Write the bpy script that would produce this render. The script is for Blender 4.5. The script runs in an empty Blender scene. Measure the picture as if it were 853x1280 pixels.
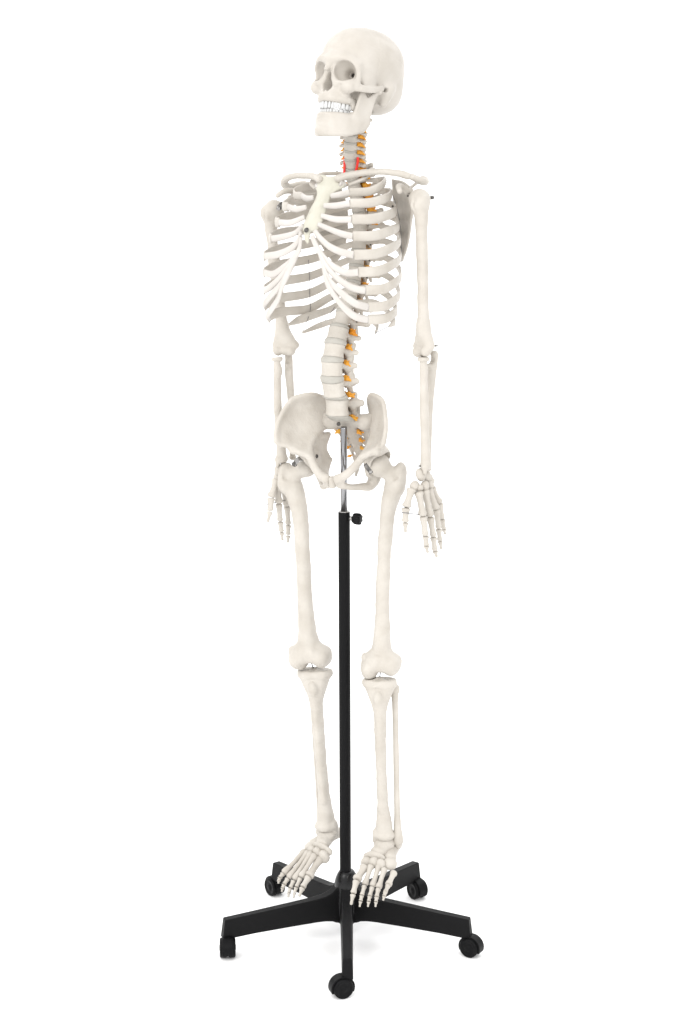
KEY, BG, TOPL, VXS, WLD = 66., 50., 34., 1.2, 1.38
import bpy, math, random, time
import numpy as np
T0 = time.time()
random.seed(7)
SC = bpy.context.scene
COL = SC.collection
PI = math.pi
V = lambda *a: np.array(a, float)

# ---------------------------------------------------------------- view
CD, CH, CT, CF = 3.2, 1.5, math.radians(10.85), 2071.0
PHI = math.radians(34)
LV = V(math.cos(PHI), -math.sin(PHI), 0)      # the skeleton's left
BV = V(math.sin(PHI), math.cos(PHI), 0)       # the skeleton's back
ORG = V(.006, 0, 0)
CAMP = V(0, -CD, CH)

def world(p): return ORG + LV * p[0] + BV * p[1] + V(0, 0, p[2])
def _body(P):
    q = P - ORG
    return V(q @ LV, q @ BV, q[2])
def _ray(u, v):
    a = (u - 426.5) / CF; b = (v - 640.) / CF
    return V(a, math.cos(CT) - b * math.sin(CT), -math.sin(CT) - b * math.cos(CT))
def onx(u, v, l):
    """measured point of the photograph at a known sideways distance from the midline"""
    r = _ray(u, v); t = (l - (CAMP - ORG) @ LV) / (r @ LV); return _body(CAMP + r * t)
def ony(u, v, y):
    """measured point of the photograph at a known distance in front of / behind the pole"""
    r = _ray(u, v); t = (y - (CAMP - ORG) @ BV) / (r @ BV); return _body(CAMP + r * t)

# ---------------------------------------------------------------- materials
def principled(name, col, rough=.4, spec=.5, metal=0., **kw):
    m = bpy.data.materials.new(name); m.use_nodes = True
    b = m.node_tree.nodes['Principled BSDF']
    b.inputs['Base Color'].default_value = (*col, 1)
    b.inputs['Roughness'].default_value = rough
    b.inputs['Metallic'].default_value = metal
    b.inputs['Specular IOR Level'].default_value = spec
    return m, b
def bone_mat(name, c1, c2, rough=.42, scale=28., bump=.3, bscale=420., sss=0.12):
    m, b = principled(name, c1, rough, .20)
    nt = m.node_tree; N = nt.nodes; Lk = nt.links
    tc = N.new('ShaderNodeTexCoord')
    n1 = N.new('ShaderNodeTexNoise'); n1.inputs['Scale'].default_value = scale; n1.inputs['Detail'].default_value = 5
    Lk.new(tc.outputs['Object'], n1.inputs['Vector'])
    r = N.new('ShaderNodeValToRGB'); r.color_ramp.elements[0].position = .3; r.color_ramp.elements[1].position = .7
    r.color_ramp.elements[0].color = (*c1, 1); r.color_ramp.elements[1].color = (*c2, 1)
    Lk.new(n1.outputs['Fac'], r.inputs['Fac']); Lk.new(r.outputs['Color'], b.inputs['Base Color'])
    n2 = N.new('ShaderNodeTexNoise'); n2.inputs['Scale'].default_value = bscale; n2.inputs['Detail'].default_value = 3
    n3 = N.new('ShaderNodeTexNoise'); n3.inputs['Scale'].default_value = 95; n3.inputs['Detail'].default_value = 4
    Lk.new(tc.outputs['Object'], n2.inputs['Vector']); Lk.new(tc.outputs['Object'], n3.inputs['Vector'])
    ad = N.new('ShaderNodeMath'); ad.operation = 'MULTIPLY_ADD'; ad.inputs[1].default_value = .35
    Lk.new(n2.outputs['Fac'], ad.inputs[0]); Lk.new(n3.outputs['Fac'], ad.inputs[2])
    bp = N.new('ShaderNodeBump'); bp.inputs['Strength'].default_value = bump; bp.inputs['Distance'].default_value = .004
    Lk.new(ad.outputs[0], bp.inputs['Height']); Lk.new(bp.outputs['Normal'], b.inputs['Normal'])
    mr = N.new('ShaderNodeMapRange'); mr.inputs['To Min'].default_value = rough - .08; mr.inputs['To Max'].default_value = rough + .1
    Lk.new(n1.outputs['Fac'], mr.inputs['Value']); Lk.new(mr.outputs[0], b.inputs['Roughness'])
    return m
M = {}
M['bone'] = bone_mat('bone_plastic', (.435, .402, .356), (.51, .480, .436))
M['skull'] = bone_mat('skull_plastic', (.43, .399, .356), (.49, .460, .420), rough=.36, bump=.08)
M['sternum'] = bone_mat('sternum_plastic', (.47, .455, .385), (.52, .505, .435), rough=.4)
M['cartilage'] = bone_mat('cartilage_plastic', (.49, .463, .432), (.55, .523, .495), rough=.33, bump=.05)
M['disc'] = bone_mat('disc_plastic', (.35, .335, .30), (.41, .395, .36), rough=.4, bump=.03)
M['tooth'] = bone_mat('tooth_enamel', (.50, .50, .495), (.57, .57, .565), rough=.4, bump=.02)
M['nerve'] = bone_mat('nerve_rubber', (.62, .23, .02), (.74, .40, .06), rough=.35, bump=.05)
M['artery'] = bone_mat('artery_rubber', (.72, .035, .03), (.78, .06, .045), rough=.3, bump=.03)
M['steel'] = principled('brushed_steel', (.34, .33, .32), .32, .5, 1.)[0]
M['darksteel'] = principled('dark_steel', (.11, .105, .10), .38, .5, 1.)[0]
M['chrome'] = principled('chrome', (.30, .30, .31), .16, .5, 1.)[0]
M['wire'] = principled('wire', (.16, .16, .17), .4, .5, 1.)[0]
M['dark'] = principled('dark_hole', (.03, .02, .015), .8, .2)[0]
def black_mat(name, col, rough, spec, bump=.1, scale=900):
    m, b = principled(name, col, rough, spec)
    nt = m.node_tree; N = nt.nodes; Lk = nt.links
    tc = N.new('ShaderNodeTexCoord')
    n = N.new('ShaderNodeTexNoise'); n.inputs['Scale'].default_value = scale; n.inputs['Detail'].default_value = 3
    Lk.new(tc.outputs['Object'], n.inputs['Vector'])
    bp = N.new('ShaderNodeBump'); bp.inputs['Strength'].default_value = bump; bp.inputs['Distance'].default_value = .001
    Lk.new(n.outputs['Fac'], bp.inputs['Height']); Lk.new(bp.outputs['Normal'], b.inputs['Normal'])
    n4 = N.new('ShaderNodeTexNoise'); n4.inputs['Scale'].default_value = 30
    Lk.new(tc.outputs['Object'], n4.inputs['Vector'])
    mr = N.new('ShaderNodeMapRange'); mr.inputs['To Min'].default_value = rough - .06; mr.inputs['To Max'].default_value = rough + .1
    Lk.new(n4.outputs['Fac'], mr.inputs['Value']); Lk.new(mr.outputs[0], b.inputs['Roughness'])
    return m
M['black'] = black_mat('black_nylon', (.006, .006, .0064), .5, .10)
M['pole'] = black_mat('black_enamel_tube', (.0045, .0045, .005), .45, .10, .04)
M['gloss'] = black_mat('black_gloss_plastic', (.004, .004, .0045), .22, .3, .02)
M['rubber'] = black_mat('castor_rubber', (.003, .003, .0035), .42, .12, .05)

# ---------------------------------------------------------------- objects
def link(o, parent=None):
    COL.objects.link(o)
    if parent is not None: o.parent = parent
    return o
def mesh_obj(name, verts, faces, mat, parent=None, smooth=True, auto=None):
    me = bpy.data.meshes.new(name)
    me.from_pydata([tuple(v) for v in verts], [], [tuple(f) for f in faces])
    me.update()
    if smooth: me.polygons.foreach_set('use_smooth', [True] * len(me.polygons))
    me.materials.append(mat)
    o = bpy.data.objects.new(name, me); link(o, parent)
    return o
def empty(name, label, cat, loc=(0, 0, 0), rz=0., group=None):
    o = bpy.data.objects.new(name, None); link(o); o.location = loc; o.rotation_euler = (0, 0, rz)
    o.empty_display_size = .05
    o['label'] = label; o['category'] = cat
    if group: o['group'] = group
    return o
class MB:
    """collects simple pieces into one mesh"""
    def __init__(s): s.v = []; s.f = []
    def add(s, verts, faces, flip=False):
        n = len(s.v); s.v += [tuple(map(float, p)) for p in verts]
        s.f += [tuple(i + n for i in (reversed(f) if flip else f)) for f in faces]
        return s
    def obj(s, name, mat, parent=None, smooth=True, bevel=None, seg=2):
        o = mesh_obj(name, s.v, s.f, mat, parent, smooth)
        if bevel:
            b = o.modifiers.new('bevel', 'BEVEL'); b.width = bevel; b.segments = seg; b.limit_method = 'ANGLE'; b.angle_limit = math.radians(35)
            b.harden_normals = True
        return o
def unit(a):
    a = np.asarray(a, float); n = np.linalg.norm(a); return a / n if n > 1e-12 else a
def frame_of(t, ref):
    t = unit(t); n = ref - t * (ref @ t)
    if np.linalg.norm(n) < 1e-6: n = V(1, 0, 0) - t * t[0]
    n = unit(n); return n, np.cross(t, n)
def catmull(pts, n):
    """resample rows of pts (any width) with a centripetal-like Catmull-Rom to n rows"""
    P = np.array(pts, float); m = len(P)
    if m == 2: return np.array([P[0] + (P[1] - P[0]) * t for t in np.linspace(0, 1, n)])
    Q = np.vstack([2 * P[0] - P[1], P, 2 * P[-1] - P[-2]])
    d = np.maximum(np.linalg.norm(np.diff(P[:, :3], axis=0), axis=1), 1e-9); s = np.concatenate([[0], np.cumsum(d)]); s /= s[-1]
    out = []
    for t in np.linspace(0, 1, n):
        i = min(max(np.searchsorted(s, t, 'right') - 1, 0), m - 2)
        u = (t - s[i]) / (s[i + 1] - s[i])
        p0, p1, p2, p3 = Q[i], Q[i + 1], Q[i + 2], Q[i + 3]
        out.append(.5 * ((2 * p1) + (-p0 + p2) * u + (2 * p0 - 5 * p1 + 4 * p2 - p3) * u * u + (-p0 + 3 * p1 - 3 * p2 + p3) * u ** 3))
    return np.array(out)
def sweep(mb, rows, ref, sides=10, n=None, sq=1.0, caps=True):
    """rows: x,y,z,ra,rb ; ra lies along ref, rb across; ref a vector or function(point, i/n)"""
    R = catmull(rows, n or len(rows) * 4) if n != 0 else np.array(rows, float)
    m = len(R); T = np.gradient(R[:, :3], axis=0); vs = []; fs = []
    for i in range(m):
        rf = ref(R[i, :3], i / (m - 1)) if callable(ref) else ref
        a, b = frame_of(T[i], np.asarray(rf, float))
        for k in range(sides):
            c = 2 * PI * k / sides; cc, ss = math.cos(c), math.sin(c)
            if sq != 1.0: cc = math.copysign(abs(cc) ** sq, cc); ss = math.copysign(abs(ss) ** sq, ss)
            vs.append(R[i, :3] + a * cc * R[i, 3] + b * ss * R[i, 4])
    for i in range(m - 1):
        for k in range(sides):
            k2 = (k + 1) % sides
            fs.append((i * sides + k, i * sides + k2, (i + 1) * sides + k2, (i + 1) * sides + k))
    if caps:
        fs.append(tuple(reversed(range(sides)))); fs.append(tuple((m - 1) * sides + k for k in range(sides)))
    mb.add(vs, fs); return mb
def tube(a, b, r, sides=16, r2=None):
    mb = MB(); r2 = r if r2 is None else r2
    sweep(mb, [(*a, r, r), (*b, r2, r2)], V(.31, .22, .9) if abs(unit(np.array(b) - np.array(a))[2]) < .8 else V(1, 0, 0), sides, n=0)
    return mb
def lathe(mb, prof, a=(0, 0, 0), axis=(0, 0, 1), sides=24):
    """prof: (distance along axis, radius)"""
    ax = unit(axis); u, w = frame_of(ax, V(1, 0, 0) if abs(ax[0]) < .8 else V(0, 1, 0)); a = np.array(a, float)
    vs = []; fs = []; m = len(prof)
    for (t, r) in prof:
        for k in range(sides):
            c = 2 * PI * k / sides
            vs.append(a + ax * t + (u * math.cos(c) + w * math.sin(c)) * max(r, 1e-6))
    for i in range(m - 1):
        for k in range(sides):
            k2 = (k + 1) % sides
            fs.append((i * sides + k, i * sides + k2, (i + 1) * sides + k2, (i + 1) * sides + k))
    fs.append(tuple(reversed(range(sides)))); fs.append(tuple((m - 1) * sides + k for k in range(sides)))
    mb.add(vs, fs); return mb
def boxm(mb, c, h, R=None):
    """box with centre c, half sizes h, rotation rows R"""
    R = np.eye(3) if R is None else np.array(R, float)
    vs = [np.array(c, float) + R.T @ (np.array(s, float) * np.array(h, float)) for s in
          [(-1, -1, -1), (1, -1, -1), (1, 1, -1), (-1, 1, -1), (-1, -1, 1), (1, -1, 1), (1, 1, 1), (-1, 1, 1)]]
    mb.add(vs, [(0, 3, 2, 1), (4, 5, 6, 7), (0, 1, 5, 4), (1, 2, 6, 5), (2, 3, 7, 6), (3, 0, 4, 7)]); return mb
def recalc(o):
    import bmesh
    bm = bmesh.new(); bm.from_mesh(o.data); bmesh.ops.recalc_face_normals(bm, faces=bm.faces); bm.to_mesh(o.data); bm.free(); return o

# ---------------------------------------------------------------- sculpting: a distance field that pieces are blended into
class Clay:
    def __init__(s): s.ops = []
    def _push(s, kind, fn, lo, hi, k): s.ops.append((kind, fn, np.array(lo, float), np.array(hi, float), k)); return s
    def ell(s, c, r, k=4., R=None, sub=False):
        c = np.array(c, float); r = np.array(r, float)
        def fn(X, Y, Z):
            q = [X - c[0], Y - c[1], Z - c[2]]
            if R is not None: q = [R[i][0] * q[0] + R[i][1] * q[1] + R[i][2] * q[2] for i in range(3)]
            k0 = np.sqrt((q[0] / r[0]) ** 2 + (q[1] / r[1]) ** 2 + (q[2] / r[2]) ** 2)
            k1 = np.sqrt((q[0] / r[0] ** 2) ** 2 + (q[1] / r[1] ** 2) ** 2 + (q[2] / r[2] ** 2) ** 2) + 1e-9
            return np.maximum(k0 * (k0 - 1) / k1, -r.min())
        e = r if R is None else np.full(3, r.max())
        return s._push('sub' if sub else 'add', fn, c - e, c + e, k)
    def cap(s, a, b, ra, rb=None, k=4., flat=None, sub=False):
        a = np.array(a, float); b = np.array(b, float); rb = ra if rb is None else rb; ab = b - a; L2 = ab @ ab + 1e-9
        fl = None
        if flat is not None: fl = (unit(flat[0]), flat[1])
        def fn(X, Y, Z):
            x, y, z = X - a[0], Y - a[1], Z - a[2]
            t = np.clip((x * ab[0] + y * ab[1] + z * ab[2]) / L2, 0, 1)
            x = x - t * ab[0]; y = y - t * ab[1]; z = z - t * ab[2]
            if fl is not None:
                n, q = fl; d = (x * n[0] + y * n[1] + z * n[2]) * (q - 1); x = x + d * n[0]; y = y + d * n[1]; z = z + d * n[2]
            return np.sqrt(x * x + y * y + z * z) - (ra + (rb - ra) * t)
        m = max(ra, rb)
        return s._push('sub' if sub else 'add', fn, np.minimum(a, b) - m, np.maximum(a, b) + m, k)
    def chain(s, pts, k=3., n=None, flat=None, sub=False):
        """pts rows x,y,z,r, blended as one smooth limb"""
        R = catmull(pts, n) if n else np.array(pts, float)
        fl = None if flat is None else (unit(flat[0]), flat[1])
        def fn(X, Y, Z):
            best = None
            for i in range(len(R) - 1):
                a = R[i, :3]; ab = R[i + 1, :3] - a; L2 = ab @ ab + 1e-9; x, y, z = X - a[0], Y - a[1], Z - a[2]
                t = np.clip((x * ab[0] + y * ab[1] + z * ab[2]) / L2, 0, 1)
                x = x - t * ab[0]; y = y - t * ab[1]; z = z - t * ab[2]
                if fl is not None:
                    n, q = fl; d = (x * n[0] + y * n[1] + z * n[2]) * (q - 1); x = x + d * n[0]; y = y + d * n[1]; z = z + d * n[2]
                d = np.sqrt(x * x + y * y + z * z) - (R[i, 3] + (R[i + 1, 3] - R[i, 3]) * t)
                best = d if best is None else np.minimum(best, d)
            return best
        m = R[:, 3].max()
        return s._push('sub' if sub else 'add', fn, R[:, :3].min(0) - m, R[:, :3].max(0) + m, k)
    def patch(s, grid, n=(18, 18), k=3.):
        """grid[i][j] = x,y,z,r : a curved plate of varying thickness"""
        g = [catmull(row, n[1]) for row in grid]
        G = np.array([catmull([g[i][j] for i in range(len(g))], n[0]) for j in range(n[1])])
        P = G.reshape(-1, 4)
        s.ops.append(('cloud', P, P[:, :3].min(0) - P[:, 3].max(), P[:, :3].max(0) + P[:, 3].max(), k)); return s
    def ecyl(s, c, rx, ry, h, rnd=2., waist=0., k=3., R=None):
        c = np.array(c, float)
        def fn(X, Y, Z):
            x, y, z = X - c[0], Y - c[1], Z - c[2]
            if R is not None: x, y, z = [R[i][0] * x + R[i][1] * y + R[i][2] * z for i in range(3)]
            w = 1 - waist * (1 - np.clip(np.abs(z) / h, 0, 1) ** 2)
            q = np.sqrt((x / (rx * w)) ** 2 + (y / (ry * w)) ** 2)
            dr = (q - 1) * min(rx, ry) + rnd; dz = np.abs(z) - h + rnd
            return np.minimum(np.maximum(dr, dz), 0) + np.sqrt(np.maximum(dr, 0) ** 2 + np.maximum(dz, 0) ** 2) - rnd
        m = max(rx, ry, h)
        return s._push('add', fn, c - m, c + m, k)
    def mod(s, fn, lo, hi):
        s.ops.append(('mod', fn, np.array(lo, float), np.array(hi, float), 0)); return s
    def build(s, vx=1.5, blur=1, noise=0., nscale=9., seed=0):
        los = np.array([o[2] for o in s.ops if o[0] in ('add', 'cloud')]); his = np.array([o[3] for o in s.ops if o[0] in ('add', 'cloud')])
        lo = los.min(0) - 4 * vx - 2; hi = his.max(0) + 4 * vx + 2
        n = np.ceil((hi - lo) / vx).astype(int) + 1
        ax = [lo[i] + vx * np.arange(n[i]) for i in range(3)]
        F = np.full(n, 12.0, np.float32)
        for kind, fn, a, b, k in s.ops:
            mrg = k + 3 * vx + 1
            if kind == 'cloud':
                Fc = F
                D = np.full(n, 12.0, np.float32)
                for x, y, z, r in fn:
                    mm = r + 3.2 * vx
                    i0 = [max(0, int((p - mm - lo[j]) / vx)) for j, p in enumerate((x, y, z))]
                    i1 = [min(n[j], int((p + mm - lo[j]) / vx) + 2) for j, p in enumerate((x, y, z))]
                    X = ax[0][i0[0]:i1[0], None, None] - x; Y = ax[1][None, i0[1]:i1[1], None] - y; Z = ax[2][None, None, i0[2]:i1[2]] - z
                    d = np.sqrt(X * X + Y * Y + Z * Z) - r
                    sl = D[i0[0]:i1[0], i0[1]:i1[1], i0[2]:i1[2]]; np.minimum(sl, d, out=sl)
                D = np.minimum(D, 3.2 * vx)
                h = np.maximum(k - np.abs(F - D), 0) / max(k, 1e-6) if k > 0 else 0
                F = np.minimum(F, D) - h * h * k / 4 * (D < 3 * vx)
                F = F.astype(np.float32); continue
            i0 = [max(0, int((a[j] - mrg - lo[j]) / vx)) for j in range(3)]; i1 = [min(n[j], int((b[j] + mrg - lo[j]) / vx) + 2) for j in range(3)]
            X = ax[0][i0[0]:i1[0], None, None]; Y = ax[1][None, i0[1]:i1[1], None]; Z = ax[2][None, None, i0[2]:i1[2]]
            sl = F[i0[0]:i1[0], i0[1]:i1[1], i0[2]:i1[2]]
            if kind == 'mod': sl[...] = fn(X, Y, Z, sl); continue
            d = fn(X, Y, Z)
            if kind == 'add':
                h = np.maximum(k - np.abs(sl - d), 0) / max(k, 1e-6); sl[...] = np.minimum(sl, d) - h * h * k / 4
            else:
                d = -d; h = np.maximum(k - np.abs(sl - d), 0) / max(k, 1e-6); sl[...] = np.maximum(sl, d) + h * h * k / 4
        for _ in range(blur):
            for j in range(3):
                G = F.copy(); s0 = [slice(None)] * 3; s1 = [slice(None)] * 3; s2 = [slice(None)] * 3
                s0[j] = slice(1, -1); s1[j] = slice(0, -2); s2[j] = slice(2, None)
                G[tuple(s0)] = .5 * F[tuple(s0)] + .25 * (F[tuple(s1)] + F[tuple(s2)]); F = G
        if noise:
            rs = np.random.RandomState(seed + 3); Nn = np.zeros(n, np.float32)
            X = ax[0][:, None, None]; Y = ax[1][None, :, None]; Z = ax[2][None, None, :]
            for w in (1., 1., 2., 2., 3.7, 3.7):
                k3 = rs.normal(size=3); k3 = k3 / np.linalg.norm(k3) * w / nscale; k4 = rs.normal(size=3); k4 = k4 / np.linalg.norm(k4) * w / nscale
                p = rs.rand(2) * 6
                Nn += (np.sin(k3[0] * X + k3[1] * Y + k3[2] * Z + p[0]) * np.sin(k4[0] * X + k4[1] * Y + k4[2] * Z + p[1]) / w).astype(np.float32)
            F = F + noise * Nn
        F[0] = F[-1] = 5; F[:, 0] = F[:, -1] = 5; F[:, :, 0] = F[:, :, -1] = 5
        return surface_nets(F, lo, vx)

def surface_nets(F, lo, vx):
    n = F.shape; ins = F < 0
    c = np.zeros((n[0] - 1, n[1] - 1, n[2] - 1), np.int8)
    for i in (0, 1):
        for j in (0, 1):
            for k in (0, 1): c += ins[i:n[0] - 1 + i, j:n[1] - 1 + j, k:n[2] - 1 + k]
    act = np.argwhere((c > 0) & (c < 8)); idx = -np.ones(c.shape, np.int64); idx[tuple(act.T)] = np.arange(len(act))
    acc = np.zeros((len(act), 3)); cnt = np.zeros(len(act))
    cor = [(i, j, k) for i in (0, 1) for j in (0, 1) for k in (0, 1)]
    for a in cor:
        for ax in range(3):
            if a[ax]: continue
            b = list(a); b[ax] = 1
            fa = F[act[:, 0] + a[0], act[:, 1] + a[1], act[:, 2] + a[2]]; fb = F[act[:, 0] + b[0], act[:, 1] + b[1], act[:, 2] + b[2]]
            m = (fa < 0) != (fb < 0); t = np.where(m, fa / np.where(m, fa - fb, 1), 0)
            p = np.tile(np.array(a, float), (len(act), 1)); p[:, ax] += t
            acc[m] += p[m]; cnt[m] += 1
    vs = lo + vx * (act + acc / cnt[:, None])
    faces = []
    for ax in range(3):
        o1, o2 = [(1, 2), (2, 0), (0, 1)][ax]
        s0 = [slice(1, -1)] * 3; s0[ax] = slice(0, -1); s1 = [slice(1, -1)] * 3; s1[ax] = slice(1, None)
        A = ins[tuple(s0)]; B = ins[tuple(s1)]
        for sgn in (0, 1):
            e = np.argwhere((A & ~B) if sgn == 0 else (~A & B))
            if not len(e): continue
            e = e + 1; e[:, ax] -= 1
            d1 = np.zeros(3, int); d1[o1] = 1; d2 = np.zeros(3, int); d2[o2] = 1
            q = [idx[tuple((e - d1 - d2).T)], idx[tuple((e - d2).T)], idx[tuple(e.T)], idx[tuple((e - d1).T)]]
            q = np.stack(q, 1); faces.append(q if sgn == 0 else q[:, ::-1])
    return vs, np.vstack(faces)
def clay_obj(name, vf, mat, parent, X=None, mirror=False):
    """X: function mapping (n,3) mm coordinates into the skeleton's metres"""
    vs, fs = vf
    P = X(vs) if X is not None else vs / 1000.
    if mirror: fs = fs[:, ::-1]
    me = bpy.data.meshes.new(name)
    me.vertices.add(len(P)); me.vertices.foreach_set('co', np.asarray(P, np.float32).ravel())
    me.loops.add(len(fs) * 4); me.loops.foreach_set('vertex_index', np.asarray(fs, np.int32).ravel())
    me.polygons.add(len(fs)); me.polygons.foreach_set('loop_start', np.arange(0, len(fs) * 4, 4, dtype=np.int32))
    me.polygons.foreach_set('use_smooth', np.ones(len(fs), bool))
    me.update(calc_edges=True); me.validate()
    me.materials.append(mat)
    o = bpy.data.objects.new(name, me); return link(o, parent)
def rotm(yaw, pit, rol):
    a, b, c = map(math.radians, (yaw, pit, rol))
    Rz = np.array([[math.cos(a), -math.sin(a), 0], [math.sin(a), math.cos(a), 0], [0, 0, 1]])
    Rx = np.array([[1, 0, 0], [0, math.cos(b), -math.sin(b)], [0, math.sin(b), math.cos(b)]])
    Ry = np.array([[math.cos(c), 0, math.sin(c)], [0, 1, 0], [-math.sin(c), 0, math.cos(c)]])
    return Rz @ Rx @ Ry
def place(R, s, t):
    """rigid map from millimetres to the skeleton's metres"""
    R = np.array(R); t = np.array(t)
    return lambda P: (np.asarray(P, float) @ R.T) * (s / 1000.) + t
# ---------------------------------------------------------------- setting, light, camera
w = bpy.data.worlds.new('World'); SC.world = w; w.use_nodes = True
w.node_tree.nodes['Background'].inputs[0].default_value = (1, 1, 1, 1)
w.node_tree.nodes['Background'].inputs[1].default_value = WLD
fm, fb = principled('white_sweep', (.985, .985, .985), .9, .0)
# one seamless sheet: floor, curve and wall of the studio sweep
mb = MB(); prof = [(-5.5, 0)] + [(3.0, 0)] + [(3.0 + 1.5 * math.sin(a), 1.5 - 1.5 * math.cos(a)) for a in np.linspace(.1, PI / 2, 14)] + [(4.5, 5.0)]
vs = []; fs = []
for (y, z) in prof: vs += [(-5, y, z), (5, y, z)]
for i in range(len(prof) - 1): fs.append((2 * i, 2 * i + 1, 2 * i + 3, 2 * i + 2))
mb.add(vs, fs); fl = mb.obj('floor', fm); fl['kind'] = 'structure'; fl.location.z = -.008
def area(name, loc, target, size, power, col=(1, 1, 1)):
    l = bpy.data.lights.new(name, 'AREA'); l.shape = 'RECTANGLE'; l.size = size[0]; l.size_y = size[1]; l.energy = power; l.color = col
    o = bpy.data.objects.new(name, l); link(o); o.location = loc
    from mathutils import Vector
    o.rotation_euler = (Vector(target) - Vector(loc)).to_track_quat('-Z', 'Y').to_euler(); return o
area('key_softbox', (-2.2, -2.6, 3.2), (0, 0, 1.0), (2.0, 2.2), KEY, (1, .985, .96))
area('front_softbox', (1.2, -3.4, 2.4), (0, 0, .9), (1.4, 1.4), TOPL, (1, .99, .975))
area('background_light', (-2.6, 1.6, 4.2), (0, 4.2, 1.6), (3, 1), BG)
area('background_light', (2.6, 1.6, 4.2), (0, 4.2, 1.6), (3, 1), BG)
cam = bpy.data.cameras.new('camera'); co = bpy.data.objects.new('camera', cam); link(co)
co.location = tuple(CAMP); co.rotation_euler = (PI / 2 - CT, 0, 0)
cam.sensor_fit = 'VERTICAL'; cam.sensor_height = 36; cam.lens = 36 * CF / 1280; cam.clip_end = 100; cam.clip_start = .1
SC.camera = co
SC.view_settings.view_transform = 'Standard'; SC.view_settings.look = 'None'; SC.view_settings.exposure = 0; SC.view_settings.gamma = 1
SC.render.resolution_x = 682; SC.render.resolution_y = 1024
SC.cycles.max_bounces = 8; SC.cycles.diffuse_bounces = 4

# ---------------------------------------------------------------- the rolling stand
stand = empty('rolling_stand', 'black five-armed rolling stand whose upright pole carries the skeleton', 'stand', (.0115, 0, -.008))
Z0 = .030   # hub axis detail heights
# pole leans a hair towards the photograph's left
def poleat(z): return V(-.0017 - .0045 * (z / 1.06), 0, z)
TT = .895
mb = MB(); a = poleat(.095); b = poleat(TT)
lathe(mb, [(0, .0116), (np.linalg.norm(b - a), .0116)], a, b - a, 32); mb.obj('pole', M['pole'], stand, bevel=.0008)
mb = MB(); lathe(mb, [(-.001, .0105), (.0012, .0112), (.0016, .0106), (.0016, .0072)], b, b - a, 32); mb.obj('pole_collar', M['steel'], stand)
mb = MB(); lathe(mb, [(0, .0068), (.176, .0068), (.179, .0060)], poleat(TT - .01), b - a, 24); mb.obj('chrome_rod', M['chrome'], stand)
# star knob
kz = poleat(TT - .012); kd = unit(V(.92, -.40, 0))
kn = MB(); lathe(kn, [(.010, .0045), (.020, .0045)], kz, kd, 16)
u_, w_ = frame_of(kd, V(0, 0, 1)); vs = []; fs = []; nn = 48
for (t, s_) in ((.019, .75), (.021, .92), (.026, 1), (.033, 1), (.036, .9), (.0365, .6)):
    for k in range(nn):
        c = 2 * PI * k / nn; r = (.0102 + .0016 * math.cos(6 * c)) * s_
        vs.append(kz + kd * t + (u_ * math.cos(c) + w_ * math.sin(c)) * r)
for i in range(5):
    for k in range(nn): fs.append((i * nn + k, i * nn + (k + 1) % nn, (i + 1) * nn + (k + 1) % nn, (i + 1) * nn + k))
fs.append(tuple(reversed(range(nn)))); fs.append(tuple(5 * nn + k for k in range(nn)))
knob = MB().add(vs, fs).obj('knob', M['rubber'], stand)
kn.obj('threaded_stem', M['steel'], knob)
# hub: ball shaped boss with sleeve
hub = MB()
lathe(hub, [(.034, .015), (.036, .020), (.044, .0235), (.060, .0250), (.105, .0258), (.120, .0250), (.131, .0228), (.140, .0188), (.146, .0148), (.147, .0118)], (0, 0, 0), (0, 0, 1), 40)
hub.obj('hub', M['gloss'], stand)
YAW0 = math.radians(.2)
def arm_dirs():
    for k in range(5):
        a = YAW0 + math.radians(72 * k); yield V(math.sin(a), -math.cos(a), 0)
TOPH = {0: .0, 1: .0, 2: .0, 3: .0, 4: .0}
def make_arm(dv):
    """tapering inverted channel that drops slightly towards its end"""
    side = np.cross(V(0, 0, 1), dv)
    prof = [(.016, .0150, .122, .0385), (.026, .0142, .1135, .0405), (.034, .0136, .1050, .0440), (.048, .0130, .0985, .0460), (.068, .0127, .0950, .0463), (.12, .0122, .0898, .0445), (.20, .0115, .0825, .0410), (.260, .0112, .0772, .0360)]
    vs = []; fs = []
    for (r, wd, zt, zb) in prof:
        for s_, z, w2 in ((-1, zb, 1.0), (-1, zt, .80), (1, zt, .80), (1, zb, 1.0)):
            vs.append(dv * (r + (.005 if r > .25 and z < .06 else 0)) + side * s_ * wd * w2 + V(0, 0, z))
    for i in range(len(prof) - 1):
        for k in range(4): fs.append((i * 4 + k, i * 4 + (k + 1) % 4, (i + 1) * 4 + (k + 1) % 4, (i + 1) * 4 + k))
    fs.append((3, 2, 1, 0)); e = 4 * (len(prof) - 1); fs.append((e, e + 1, e + 2, e + 3))
    o = MB().add(vs, fs).obj('arm', M['black'], stand, bevel=.0022, seg=3); recalc(o); return o
SW = [math.radians(a) for a in (-70, 58, 35, 217, 4)]
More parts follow.
